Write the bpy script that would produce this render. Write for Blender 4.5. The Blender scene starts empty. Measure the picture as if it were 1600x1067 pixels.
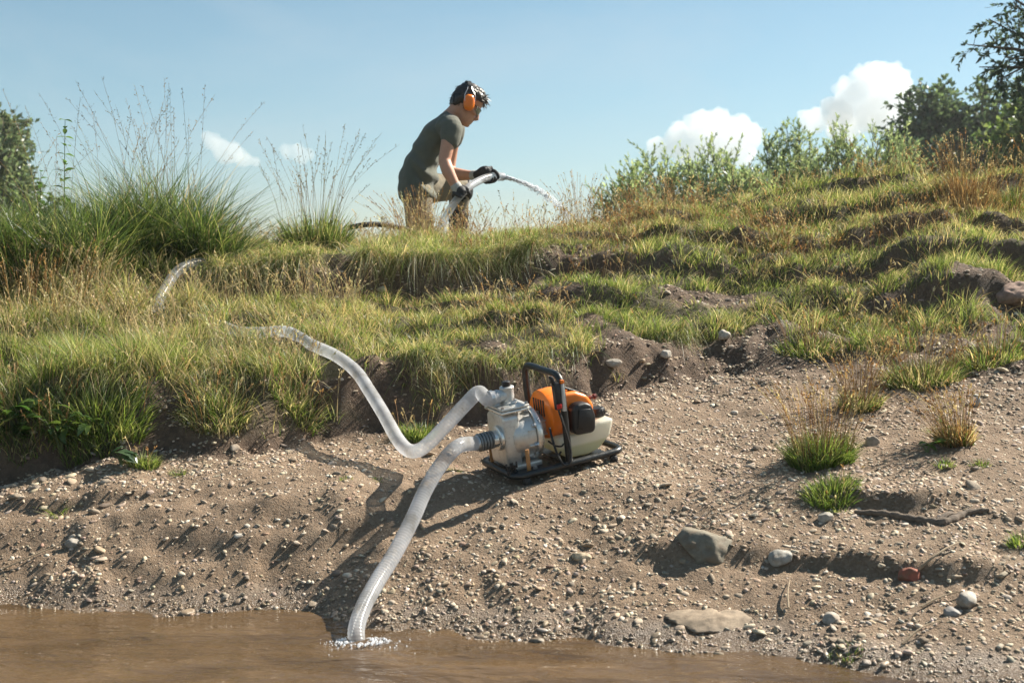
import bpy, bmesh, math
import numpy as np
from mathutils import Matrix, Vector, noise as mnoise

sc = bpy.context.scene
COL = sc.collection
R = math.radians
rng = np.random.default_rng(11)

# ------------------------------------------------------------------ camera, sky, sun, exposure
CAM_H = 1.0
FPX = 2000.0                     # focal length in pixels of the 1600 px wide photograph
HZ = 430.0                       # row of the horizon in the photograph
cam_d = bpy.data.cameras.new('camera')
cam = bpy.data.objects.new('camera', cam_d)
COL.objects.link(cam)
cam.location = (0, 0, CAM_H)
cam.rotation_euler = (R(90), 0, 0)
cam_d.sensor_width = 36
cam_d.lens = 45
cam_d.shift_y = -(533.5 - HZ) / 1600.0
cam_d.clip_start = 0.05
cam_d.clip_end = 4000
cam_d.dof.use_dof = True
cam_d.dof.focus_distance = 5.0
cam_d.dof.aperture_fstop = 5.6
sc.camera = cam

SUN = Vector((0.60, 0.34, 0.62)).normalized()
SUN_EL = math.asin(SUN.z)
SUN_AZ = math.atan2(SUN.x, SUN.y)
w = bpy.data.worlds.new('World')
sc.world = w
w.use_nodes = True
nt = w.node_tree
sky = nt.nodes.new('ShaderNodeTexSky')
sky.sky_type = 'NISHITA'
sky.sun_disc = False
sky.sun_elevation = SUN_EL
sky.sun_rotation = SUN_AZ
sky.air_density = 1.0
sky.dust_density = 0.3
sky.ozone_density = 2.8
hsv = nt.nodes.new('ShaderNodeHueSaturation')
hsv.inputs['Saturation'].default_value = 0.97
hsv.inputs['Hue'].default_value = 0.478
nt.links.new(sky.outputs[0], hsv.inputs['Color'])
# thin high veil of cirrus over the whole sky
tcw = nt.nodes.new('ShaderNodeTexCoord')
mpw = nt.nodes.new('ShaderNodeMapping'); mpw.inputs['Scale'].default_value = (1.6, 1.6, 4.5); mpw.inputs['Rotation'].default_value = (0.25, 0.35, 0.2)
nzw = nt.nodes.new('ShaderNodeTexNoise'); nzw.inputs['Scale'].default_value = 1.7; nzw.inputs['Detail'].default_value = 6; nzw.inputs['Roughness'].default_value = 0.55; nzw.inputs['Distortion'].default_value = 0.6
mrw = nt.nodes.new('ShaderNodeMapRange'); mrw.inputs[1].default_value = 0.48; mrw.inputs[2].default_value = 0.80; mrw.inputs[3].default_value = 0.0; mrw.inputs[4].default_value = 0.30
mxw = nt.nodes.new('ShaderNodeMix'); mxw.data_type = 'RGBA'; mxw.inputs[7].default_value = (6.0, 6.6, 7.0, 1)
nt.links.new(tcw.outputs['Generated'], mpw.inputs[0]); nt.links.new(mpw.outputs[0], nzw.inputs['Vector'])
nt.links.new(nzw.outputs[0], mrw.inputs[0]); nt.links.new(mrw.outputs[0], mxw.inputs[0])
nt.links.new(hsv.outputs[0], mxw.inputs[6])
nt.links.new(mxw.outputs[2], nt.nodes['Background'].inputs[0])
nt.nodes['Background'].inputs[1].default_value = 0.048
sl = bpy.data.lights.new('sun', 'SUN')
sl.energy = 5.0
sl.angle = R(0.5)
sl.color = (1.0, 0.92, 0.79)
so = bpy.data.objects.new('sun', sl)
COL.objects.link(so)
so.rotation_euler = (-SUN).to_track_quat('-Z', 'Y').to_euler()
so.location = SUN * 30

sc.view_settings.view_transform = 'Standard'
sc.view_settings.look = 'None'
sc.view_settings.exposure = 1.28
sc.view_settings.gamma = 1.0
sc.render.engine = 'CYCLES'
sc.cycles.max_bounces = 12
sc.cycles.diffuse_bounces = 3
sc.cycles.glossy_bounces = 3
sc.cycles.transmission_bounces = 6
sc.cycles.transparent_max_bounces = 10
sc.cycles.volume_bounces = 12
sc.cycles.use_adaptive_sampling = True
sc.cycles.adaptive_threshold = 0.015


# ------------------------------------------------------------------ small helpers
def Pw(px, py, d):
    return np.array([(px - 800) / FPX * d, d, CAM_H + (HZ - py) / FPX * d])


def nlerp(xs, ys):
    xs = np.asarray(xs, float); ys = np.asarray(ys, float)
    return lambda v: np.interp(v, xs, ys)


def sstep(a, b, v):
    t = np.clip((v - a) / (b - a), 0, 1)
    return t * t * (3 - 2 * t)


def _hash(ix, iy, seed):
    h = (ix.astype(np.int64) * 374761393 + iy.astype(np.int64) * 668265263 + seed * 974711) & 0x7fffffff
    h = ((h ^ (h >> 13)) * 1274126177) & 0x7fffffff
    h = h ^ (h >> 16)
    return (h & 0xffff) / 32767.5 - 1.0


def vn(x, y, seed=0):
    x = np.asarray(x, float); y = np.asarray(y, float)
    x0 = np.floor(x); y0 = np.floor(y)
    fx = x - x0; fy = y - y0
    fx = fx * fx * (3 - 2 * fx); fy = fy * fy * (3 - 2 * fy)
    a = _hash(x0, y0, seed); b = _hash(x0 + 1, y0, seed)
    c = _hash(x0, y0 + 1, seed); d = _hash(x0 + 1, y0 + 1, seed)
    return (a * (1 - fx) + b * fx) * (1 - fy) + (c * (1 - fx) + d * fx) * fy


def fbm(x, y, f=1.0, o=4, seed=0):
    s = 0; a = 1.0; t = 0
    for i in range(o):
        s = s + a * vn(np.asarray(x) * f, np.asarray(y) * f, seed + i * 17)
        t += a; a *= 0.5; f *= 2.03
    return s / t


def mesh_arrays(name, verts, quads=None, tris=None, smooth=False, col=None):
    me = bpy.data.meshes.new(name)
    verts = np.asarray(verts, np.float32)
    me.vertices.add(len(verts))
    me.vertices.foreach_set('co', verts.ravel())
    q = np.zeros((0, 4), np.int32) if quads is None else np.asarray(quads, np.int32)
    t = np.zeros((0, 3), np.int32) if tris is None else np.asarray(tris, np.int32)
    nl = q.size + t.size
    me.loops.add(nl)
    me.loops.foreach_set('vertex_index', np.concatenate([q.ravel(), t.ravel()]))
    me.polygons.add(len(q) + len(t))
    st = np.concatenate([np.arange(len(q)) * 4, q.size + np.arange(len(t)) * 3]).astype(np.int32)
    me.polygons.foreach_set('loop_start', st)
    if smooth:
        me.polygons.foreach_set('use_smooth', np.ones(len(q) + len(t), bool))
    if col is not None:
        at = me.attributes.new('col', 'FLOAT_COLOR', 'POINT')
        c4 = np.ones((len(verts), 4), np.float32)
        c4[:, :3] = col
        at.data.foreach_set('color', c4.ravel())
    me.update(calc_edges=True)
    return me


def link(name, me, mat=None, parent=None, label=None, cat=None, group=None, kind=None):
    if me is not None and me.name.startswith('tmp'): me.name = name
    o = bpy.data.objects.new(name, me)
    COL.objects.link(o)
    if mat is not None and me is not None and len(me.materials) == 0:
        me.materials.append(mat)
    if parent is not None:
        o.parent = parent
    tag(o, label, cat, group, kind)
    return o


def tag(o, label=None, cat=None, group=None, kind=None):
    if label: o['label'] = label
    if cat: o['category'] = cat
    if group: o['group'] = group
    if kind: o['kind'] = kind
    return o


def empty(name, mat4=None, label=None, cat=None, group=None):
    o = bpy.data.objects.new(name, None)
    COL.objects.link(o)
    o.empty_display_size = 0.05
    if mat4 is not None:
        o.matrix_world = mat4
    return tag(o, label, cat, group)


class MB:
    """collects verts / faces of one mesh"""
    def __init__(s):
        s.v = []; s.f = []; s.n = 0

    def add(s, verts, faces):
        verts = np.asarray(verts, float)
        s.v.append(verts)
        s.f += [tuple(i + s.n for i in f) for f in faces]
        s.n += len(verts)
        return s

    def rings(s, rings, cap=True, closed=False):
        n = len(rings[0]); k = len(rings)
        V = np.concatenate(rings)
        F = []
        for i in range(k if closed else k - 1):
            a = i * n; b = ((i + 1) % k) * n
            for j in range(n):
                j2 = (j + 1) % n
                F.append((a + j, a + j2, b + j2, b + j))
        if cap and not closed:
            F.append(tuple(range(n - 1, -1, -1)))
            F.append(tuple(range((k - 1) * n, k * n)))
        return s.add(V, F)

    def tube(s, path, rad, n=12, cap=True, round_ends=False):
        path = np.asarray(path, float)
        rad = np.full(len(path), rad, float) if np.isscalar(rad) else np.asarray(rad, float)
        if round_ends:
            t0 = path[0] - path[1]; t0 /= np.linalg.norm(t0)
            t1 = path[-1] - path[-2]; t1 /= np.linalg.norm(t1)
            path = np.concatenate([[path[0] + t0 * rad[0] * .9, path[0] + t0 * rad[0] * .6], path,
                                   [path[-1] + t1 * rad[-1] * .6, path[-1] + t1 * rad[-1] * .9]])
            rad = np.concatenate([[rad[0] * .35, rad[0] * .78], rad, [rad[-1] * .78, rad[-1] * .35]])
        fr = frames(path)
        a = np.linspace(0, 2 * np.pi, n, endpoint=False)
        rings = [p + r * (np.cos(a)[:, None] * u + np.sin(a)[:, None] * v) for p, r, (u, v) in zip(path, rad, fr)]
        return s.rings(rings, cap)

    def lathe(s, prof, axis='z', origin=(0, 0, 0), n=28, cap=True):
        a = np.linspace(0, 2 * np.pi, n, endpoint=False)
        ax = {'x': 0, 'y': 1, 'z': 2}[axis]
        i1, i2 = [(1, 2), (2, 0), (0, 1)][ax]
        rings = []
        for r, h in prof:
            q = np.zeros((n, 3)); q[:, ax] = h
            q[:, i1] = r * np.cos(a); q[:, i2] = r * np.sin(a)
            rings.append(q + np.array(origin))
        return s.rings(rings, cap)

    def box(s, lo, hi, bevel=0.0, seg=2, mat=None):
        bm = bmesh.new()
        bmesh.ops.create_cube(bm, size=1.0)
        lo = np.array(lo, float); hi = np.array(hi, float)
        for v in bm.verts:
            v.co = Vector((np.array(v.co) + .5) * (hi - lo) + lo)
        if bevel > 0:
            bmesh.ops.bevel(bm, geom=bm.edges[:], offset=bevel, segments=seg, profile=0.5, affect='EDGES')
        return s.bm(bm, mat)

    def prism(s, poly, y0, y1, bevel=0.0, seg=2, plane='xz'):
        """polygon in the xz plane extruded along y (or yz along x)"""
        bm = bmesh.new()
        mk = (lambda a, b, c: (a, c, b)) if plane == 'xz' else ((lambda a, b, c: (c, a, b)) if plane == 'yz' else (lambda a, b, c: (a, b, c)))
        va = [bm.verts.new(mk(a, b, y0)) for a, b in poly]
        vb = [bm.verts.new(mk(a, b, y1)) for a, b in poly]
        bm.faces.new(va); bm.faces.new(vb[::-1])
        k = len(poly)
        for i in range(k):
            bm.faces.new((va[i], vb[i], vb[(i + 1) % k], va[(i + 1) % k]))
        bmesh.ops.recalc_face_normals(bm, faces=bm.faces)
        if bevel > 0:
            bmesh.ops.bevel(bm, geom=bm.edges[:], offset=bevel, segments=seg, profile=0.5, affect='EDGES')
        return s.bm(bm)

    def bm(s, bm, mat=None):
        bm.verts.index_update()
        V = np.array([v.co for v in bm.verts])
        if mat is not None:
            V = V @ np.array(mat.to_3x3()).T + np.array(mat.translation)
        F = [tuple(v.index for v in f.verts) for f in bm.faces]
        bm.free()
        return s.add(V, F)

    def ico(s, c, r, sub=2, scale=(1, 1, 1)):
        bm = bmesh.new()
        bmesh.ops.create_icosphere(bm, subdivisions=sub, radius=1)
        V = np.array([v.co for v in bm.verts]) * r * np.array(scale) + np.array(c)
        F = [tuple(v.index for v in f.verts) for f in bm.faces]
        bm.free()
        return s.add(V, F)

    def mesh(s, name, smooth=True, fix=True):
        me = bpy.data.meshes.new(name)
        V = np.concatenate(s.v)
        me.from_pydata(V.tolist(), [], s.f)
        if fix:
            bm = bmesh.new(); bm.from_mesh(me)
            bmesh.ops.recalc_face_normals(bm, faces=bm.faces)
            bm.to_mesh(me); bm.free()
        if smooth:
            me.polygons.foreach_set('use_smooth', np.ones(len(me.polygons), bool))
            try:
                me.set_sharp_from_angle(angle=R(42))
            except Exception:
                pass
        me.update()
        return me

    def build(s, name, mat, parent=None, smooth=True, **kw):
        return link(name, s.mesh(name, smooth), mat, parent, **kw)


def frames(path):
    path = np.asarray(path, float)
    t = np.gradient(path, axis=0)
    t /= np.linalg.norm(t, axis=1)[:, None] + 1e-12
    u = np.cross(t[0], [0.13, 0.2, 1.0])
    if np.linalg.norm(u) < 1e-3: u = np.cross(t[0], [1, 0, 0])
    u /= np.linalg.norm(u)
    out = []
    for k in range(len(path)):
        u = u - t[k] * np.dot(u, t[k]); u /= np.linalg.norm(u)
        out.append((u, np.cross(t[k], u)))
    return out


def spline(pts, n=60):
    """centripetal-like Catmull-Rom through points, resampled evenly"""
    P = np.asarray(pts, float)
    P = np.concatenate([[2 * P[0] - P[1]], P, [2 * P[-1] - P[-2]]])
    out = []
    for i in range(1, len(P) - 2):
        p0, p1, p2, p3 = P[i - 1:i + 3]
        t = np.linspace(0, 1, 24, endpoint=False)[:, None]
        out.append(.5 * (2 * p1 + (p2 - p0) * t + (2 * p0 - 5 * p1 + 4 * p2 - p3) * t ** 2 + (3 * p1 - p0 - 3 * p2 + p3) * t ** 3))
    out = np.concatenate(out + [P[-2:-1]])
    L = np.concatenate([[0], np.cumsum(np.linalg.norm(np.diff(out, axis=0), axis=1))])
    s = np.linspace(0, L[-1], n)
    return np.stack([np.interp(s, L, out[:, k]) for k in range(out.shape[1])], 1)


def remesh(mb, voxel, smooth_it=3, fac=0.5):
    me = mb.mesh('tmp') if isinstance(mb, MB) else mb
    o = bpy.data.objects.new('tmp', me)
    COL.objects.link(o)
    m = o.modifiers.new('r', 'REMESH'); m.mode = 'VOXEL'; m.voxel_size = voxel; m.use_smooth_shade = True
    if smooth_it:
        m2 = o.modifiers.new('s', 'SMOOTH'); m2.factor = fac; m2.iterations = smooth_it
    dg = bpy.context.evaluated_depsgraph_get()
    dg.update()
    out = bpy.data.meshes.new_from_object(o.evaluated_get(dg))
    bpy.data.objects.remove(o)
    bpy.data.meshes.remove(me)
    out.polygons.foreach_set('use_smooth', np.ones(len(out.polygons), bool))
    return out


def get_co(me):
    a = np.empty(len(me.vertices) * 3, np.float32); me.vertices.foreach_get('co', a)
    return a.reshape(-1, 3)


def set_co(me, V):
    me.vertices.foreach_set('co', np.asarray(V, np.float32).ravel()); me.update()


def noise3(V, f, seed=0.0):
    return np.array([mnoise.noise((float(p[0]) * f + seed, float(p[1]) * f + seed * 1.7, float(p[2]) * f - seed)) for p in V])


# ------------------------------------------------------------------ materials
class NT:
    def __init__(s, name):
        s.m = bpy.data.materials.new(name); s.m.use_nodes = True
        s.t = s.m.node_tree
        s.t.nodes.clear()
        s.out = s.t.nodes.new('ShaderNodeOutputMaterial')

    def n(s, typ, ins=None, **kw):
        nd = s.t.nodes.new('ShaderNode' + typ)
        for k, v in kw.items(): setattr(nd, k, v)
        for k, v in (ins or {}).items():
            if isinstance(v, bpy.types.NodeSocket): s.t.links.new(v, nd.inputs[k])
            else: nd.inputs[k].default_value = v
        return nd

    def link(s, a, b): s.t.links.new(a, b)

    def ramp(s, fac, stops):
        r = s.n('ValToRGB', {0: fac})
        el = r.color_ramp.elements
        while len(el) < len(stops): el.new(0.5)
        for e, (p, c) in zip(el, stops):
            e.position = p; e.color = tuple(c) + (1,) if len(c) == 3 else c
        return r.outputs[0]

    def mix(s, f, a, b, blend='MIX'):
        m = s.n('Mix', data_type='RGBA', blend_type=blend)
        for k, v in ((0, f), (6, a), (7, b)):
            if isinstance(v, bpy.types.NodeSocket): s.t.links.new(v, m.inputs[k])
            else: m.inputs[k].default_value = v if k == 0 else (tuple(v) + (1,) if len(v) == 3 else v)
        return m.outputs[2]

    def math(s, op, a, b=0.0, clamp=False):
        m = s.n('Math', {0: a, 1: b}, operation=op); m.use_clamp = clamp
        return m.outputs[0]

    def done(s, shader):
        s.t.links.new(shader, s.out.inputs[0]); return s.m


def pmat(name, col, rough=0.5, metal=0.0, var=0.12, scale=30.0, bump=0.0, bscale=200.0, dirt=0.0, **kw):
    """principled with procedural colour variation, grime and fine relief"""
    m = NT(name)
    tc = m.n('TexCoord').outputs['Object']
    nz = m.n('TexNoise', {'Vector': tc, 'Scale': scale, 'Detail': 5.0, 'Roughness': 0.6}).outputs[0]
    a = tuple(c * (1 - var) for c in col); b = tuple(min(1, c * (1 + var)) for c in col)
    c = m.ramp(nz, [(0.3, a), (0.7, b)])
    rg = m.n('MapRange', {0: nz, 1: 0.3, 2: 0.7, 3: max(0.02, rough - .08), 4: min(1, rough + .1)}).outputs[0]
    if dirt > 0:
        n2 = m.n('TexNoise', {'Vector': tc, 'Scale': scale * 2.3, 'Detail': 6.0, 'Roughness': 0.7}).outputs[0]
        k = m.math('MULTIPLY', m.n('MapRange', {0: n2, 1: 0.52, 2: 0.72, 3: 0.0, 4: 1.0}).outputs[0], dirt)
        c = m.mix(k, c, (0.16, 0.12, 0.085))
        rg = m.math('ADD', rg, m.math('MULTIPLY', k, 0.35), True)
    p = m.n('BsdfPrincipled', {'Base Color': c, 'Roughness': rg, 'Metallic': metal})
    for k, v in kw.items(): p.inputs[k.replace('_', ' ')].default_value = v
    if bump > 0:
        n3 = m.n('TexNoise', {'Vector': tc, 'Scale': bscale, 'Detail': 3.0}).outputs[0]
        m.link(m.n('Bump', {'Height': n3, 'Strength': bump, 'Distance': 0.002}).outputs[0], p.inputs['Normal'])
    return m.done(p.outputs[0])


def foliage_mat(name, trans=0.45, gloss=0.06, rough=0.4, tboost=1.25):
    m = NT(name)
    c = m.n('Attribute', attribute_name='col').outputs[0]
    d = m.n('BsdfDiffuse', {'Color': c}).outputs[0]
    ct = m.mix(1.0, c, (tboost, tboost * 1.02, tboost * 0.75), 'MULTIPLY')
    t = m.n('BsdfTranslucent', {'Color': ct}).outputs[0]
    a = m.n('MixShader', {0: trans, 1: d, 2: t}).outputs[0]
    g = m.n('BsdfGlossy', {'Color': (0.9, 0.95, 1, 1), 'Roughness': rough}).outputs[0]
    f = gloss
    return m.done(m.n('MixShader', {0: f, 1: a, 2: g}).outputs[0])


M = {}
M['grass'] = foliage_mat('grass_blades', 0.48, 0.035, 0.45, 1.5)
M['straw'] = foliage_mat('dry_straw', 0.35, 0.02, 0.5, 1.3)
M['leaf'] = foliage_mat('leaves', 0.48, 0.04, 0.35, 1.5)
M['willow'] = foliage_mat('willow_leaves', 0.55, 0.05, 0.4, 1.35)
M['bark'] = pmat('bark', (0.09, 0.07, 0.055), 0.9, var=0.4, scale=18, bump=0.6, bscale=60)


def terrain_mat():
    m = NT('river_bank_soil')
    geo = m.n('NewGeometry')
    pos = geo.outputs['Position']
    zone = m.n('Attribute', attribute_name='zone')      # r: gravel, g: turf, b: bare scarp soil
    sep = m.n('SeparateColor', {0: zone.outputs[0]})
    n1 = m.n('TexNoise', {'Vector': pos, 'Scale': 3.0, 'Detail': 8.0, 'Roughness': 0.65}).outputs[0]
    n2 = m.n('TexNoise', {'Vector': pos, 'Scale': 38.0, 'Detail': 6.0, 'Roughness': 0.7}).outputs[0]
    n3 = m.n('TexNoise', {'Vector': pos, 'Scale': 170.0, 'Detail': 4.0, 'Roughness': 0.7}).outputs[0]
    grit = m.n('TexVoronoi', {'Vector': pos, 'Scale': 150.0, 'Randomness': 1.0})
    gcol = m.ramp(n1, [(0.3, (0.135, 0.087, 0.05)), (0.55, (0.225, 0.151, 0.094)), (0.75, (0.315, 0.225, 0.15))])
    gcol = m.mix(m.n('MapRange', {0: n2, 1: 0.38, 2: 0.7, 3: 0.0, 4: 0.7}).outputs[0], gcol, (0.145, 0.096, 0.06))
    gp = m.ramp(m.n('SeparateColor', {0: grit.outputs['Color']}).outputs[0], [(0.0, (0.14, 0.10, 0.068)), (0.5, (0.30, 0.22, 0.15)), (1.0, (0.46, 0.38, 0.29))])
    gcol = m.mix(0.22, gcol, gp)
    turf = m.ramp(n2, [(0.3, (0.045, 0.036, 0.02)), (0.6, (0.085, 0.072, 0.032)), (0.8, (0.17, 0.13, 0.07))])
    soil = m.ramp(n2, [(0.3, (0.060, 0.041, 0.030)), (0.55, (0.118, 0.077, 0.05)), (0.8, (0.185, 0.128, 0.085))])
    c = m.mix(sep.outputs[1], gcol, turf)
    c = m.mix(sep.outputs[2], c, soil)
    far = m.n('MapRange', {0: m.n('SeparateXYZ', {0: pos}).outputs[1], 1: 8.6, 2: 11.0, 3: 0.0, 4: 0.9}).outputs[0]
    meadow = m.ramp(n1, [(0.35, (0.075, 0.095, 0.03)), (0.6, (0.12, 0.135, 0.05)), (0.75, (0.19, 0.17, 0.08))])
    c = m.mix(far, c, meadow)          # grass meadow beyond the crest, too far to build blade by blade
    z = m.n('SeparateXYZ', {0: pos}).outputs[2]
    wn = m.math('ADD', z, m.math('MULTIPLY', m.math('SUBTRACT', n1, 0.5), 0.06))
    wet = m.n('MapRange', {0: wn, 1: 0.015, 2: 0.075, 3: 1.0, 4: 0.0}, interpolation_type='SMOOTHSTEP').outputs[0]
    c = m.mix(m.math('MULTIPLY', wet, 0.5), c, (0.085, 0.058, 0.036))
    rough = m.n('MapRange', {0: wet, 1: 0.0, 2: 1.0, 3: 0.92, 4: 0.2}).outputs[0]
    p = m.n('BsdfPrincipled', {'Base Color': c, 'Roughness': rough})
    p.inputs['Specular IOR Level'].default_value = 0.5
    h = m.math('ADD', m.math('MULTIPLY', n2, 1.7), m.math('ADD', m.math('MULTIPLY', n3, 0.6), m.math('MULTIPLY', grit.outputs['Distance'], -0.25)))
    m.link(m.n('Bump', {'Height': h, 'Strength': 0.9, 'Distance': 0.008}).outputs[0], p.inputs['Normal'])
    return m.done(p.outputs[0])


def stone_mat():
    m = NT('river_stone')
    tc = m.n('TexCoord').outputs['Object']
    geo = m.n('NewGeometry')
    pos = geo.outputs['Position']
    at = m.n('Attribute', attribute_name='col').outputs[0]
    n1 = m.n('TexNoise', {'Vector': tc, 'Scale': 45.0, 'Detail': 6.0, 'Roughness': 0.65}).outputs[0]
    n2 = m.n('TexNoise', {'Vector': tc, 'Scale': 220.0, 'Detail': 3.0}).outputs[0]
    k = m.n('MapRange', {0: n1, 1: 0.3, 2: 0.7, 3: 0.6, 4: 1.25}).outputs[0]
    c = m.mix(1.0, at, m.n('CombineColor', {0: k, 1: k, 2: k}).outputs[0], 'MULTIPLY')
    mud = m.n('MapRange', {0: m.n('TexNoise', {'Vector': pos, 'Scale': 26.0, 'Detail': 5.0}).outputs[0], 1: 0.5, 2: 0.68, 3: 0.0, 4: 0.75}).outputs[0]
    c = m.mix(mud, c, (0.17, 0.125, 0.085))
    z = m.n('SeparateXYZ', {0: pos}).outputs[2]
    wet = m.n('MapRange', {0: z, 1: 0.015, 2: 0.05, 3: 1.0, 4: 0.0}).outputs[0]
    c = m.mix(m.math('MULTIPLY', wet, 0.45), c, (0.11, 0.08, 0.055))
    rough = m.n('MapRange', {0: wet, 1: 0.0, 2: 1.0, 3: 0.8, 4: 0.25}).outputs[0]
    p = m.n('BsdfPrincipled', {'Base Color': c, 'Roughness': rough})
    p.inputs['Specular IOR Level'].default_value = 0.35
    m.link(m.n('Bump', {'Height': n2, 'Strength': 0.35, 'Distance': 0.002}).outputs[0], p.inputs['Normal'])
    return m.done(p.outputs[0])


def water_mat():
    m = NT('muddy_water')
    pos = m.n('NewGeometry').outputs['Position']
    mp = m.n('Mapping', {'Vector': pos, 'Scale': (0.55, 1.5, 1.0)}).outputs[0]
    n0 = m.n('TexNoise', {'Vector': mp, 'Scale': 3.2, 'Detail': 4.0, 'Roughness': 0.55, 'Distortion': 0.5}).outputs[0]
    n1 = m.n('TexNoise', {'Vector': mp, 'Scale': 15.0, 'Detail': 3.0, 'Distortion': 0.4}).outputs[0]
    n2 = m.n('TexNoise', {'Vector': mp, 'Scale': 60.0, 'Detail': 2.0}).outputs[0]
    c = m.ramp(n0, [(0.3, (0.06, 0.036, 0.016)), (0.7, (0.125, 0.079, 0.04))])
    p = m.n('BsdfPrincipled', {'Base Color': c, 'Roughness': 0.03})
    p.inputs['IOR'].default_value = 1.55
    h = m.math('ADD', m.math('MULTIPLY', n0, 1.0), m.math('ADD', m.math('MULTIPLY', n1, 0.34), m.math('MULTIPLY', n2, 0.08)))
    m.link(m.n('Bump', {'Height': h, 'Strength': 1.0, 'Distance': 0.035}).outputs[0], p.inputs['Normal'])
    return m.done(p.outputs[0])


M['soil'] = terrain_mat()
M['stone'] = stone_mat()
M['water'] = water_mat()


# ------------------------------------------------------------------ the pump's seat on the bank (used by the terrain too)
def frame3(psi, th, ph):
    psi, th, ph = R(psi), R(th), R(ph)
    u = np.array([math.cos(th) * math.cos(psi), math.cos(th) * math.sin(psi), math.sin(th)])
    w0 = np.array([-math.sin(psi), math.cos(psi), 0]); n0 = np.cross(u, w0)
    w_ = math.cos(ph) * w0 + math.sin(ph) * n0
    return u, w_, np.cross(u, w_)


PU, PW_, PN = frame3(26, 9.5, 5)
PA = Pw(806, 752, 4.2)


def pump_pt(x, y, z): return PA + PU * x + PW_ * y + PN * z


# ------------------------------------------------------------------ terrain
def bline(rows):
    pts = np.array([Pw(px, py, d) for px, py, d in rows])
    o = np.argsort(pts[:, 0]); pts = pts[o]
    return nlerp(pts[:, 0], pts[:, 1]), nlerp(pts[:, 0], pts[:, 2])


def shore_rows(rows): return [(px, HZ + CAM_H * FPX / d, d) for px, d in rows]


B1 = bline(shore_rows([(-900, 4.1), (-300, 4.0), (0, 3.86), (400, 3.78), (700, 3.58), (1000, 3.45), (1250, 3.32), (1400, 3.2), (1600, 3.1), (1900, 3.0), (2600, 2.9)]))
BM = bline([(-300, 840, 4.15), (0, 828, 4.12), (200, 800, 4.15), (400, 780, 4.15), (600, 765, 4.2), (800, 755, 4.2), (1000, 760, 4.15), (1200, 765, 4.1), (1400, 780, 3.95), (1600, 800, 3.8), (1900, 800, 3.8)])
B2 = bline([(-300, 760, 4.5), (0, 750, 4.47), (200, 715, 4.5), (400, 700, 4.6), (600, 672, 4.78), (800, 648, 4.92), (950, 612, 5.12), (1100, 585, 5.3), (1300, 560, 5.25), (1600, 570, 5.0), (1900, 570, 5.0)])
B3 = bline([(-300, 640, 4.62), (0, 622, 4.6), (200, 600, 4.66), (400, 592, 4.76), (600, 580, 4.9), (800, 568, 5.03), (950, 550, 5.22), (1100, 522, 5.5), (1300, 510, 5.55), (1600, 530, 5.35), (1900, 530, 5.35)])
B4 = bline([(-300, 500, 5.6), (0, 492, 5.6), (200, 492, 5.75), (400, 487, 5.85), (600, 477, 5.95), (800, 460, 6.05), (950, 442, 6.1), (1100, 432, 6.1), (1300, 425, 6.05), (1600, 440, 5.85), (1900, 440, 5.85)])
B5 = bline([(-300, 420, 5.85), (0, 422, 5.9), (200, 428, 5.92), (400, 415, 6.0), (600, 405, 6.07), (800, 405, 6.2), (950, 395, 6.35), (1100, 388, 6.4), (1300, 375, 6.4), (1600, 370, 6.3), (1900, 360, 6.3)])
B6 = bline([(-300, 365, 6.9), (0, 376, 6.9), (200, 388, 6.9), (400, 390, 7.0), (600, 388, 7.1), (800, 385, 7.2), (900, 366, 7.2), (1000, 348, 7.2), (1200, 327, 7.3), (1400, 308, 7.4), (1600, 288, 7.4), (1900, 272, 7.4), (2600, 262, 7.4)])
LEDGES = [  # rows of (px,py,d) along a small step in the gravel; height, run-out behind
    ([(20, 782, 4.3), (120, 785, 4.27), (220, 778, 4.27), (330, 772, 4.27), (420, 762, 4.3)], 0.03, 0.16),
    ([(360, 828, 4.02), (430, 832, 4.0), (500, 826, 4.02), (580, 815, 4.05)], 0.03, 0.22),
    ([(130, 890, 3.93), (200, 893, 3.92), (300, 886, 3.93)], 0.022, 0.12),
    ([(990, 868, 3.83), (1080, 880, 3.80), (1180, 872, 3.78), (1290, 878, 3.72), (1400, 905, 3.62), (1600, 900, 3.5)], 0.026, 0.22),
    ([(1290, 800, 4.02), (1360, 815, 3.97), (1440, 822, 3.93), (1540, 810, 3.92)], 0.03, 0.15),
]
LEDGES = [(np.array([Pw(*r) for r in rows]), h, L) for rows, h, L in LEDGES]


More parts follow.
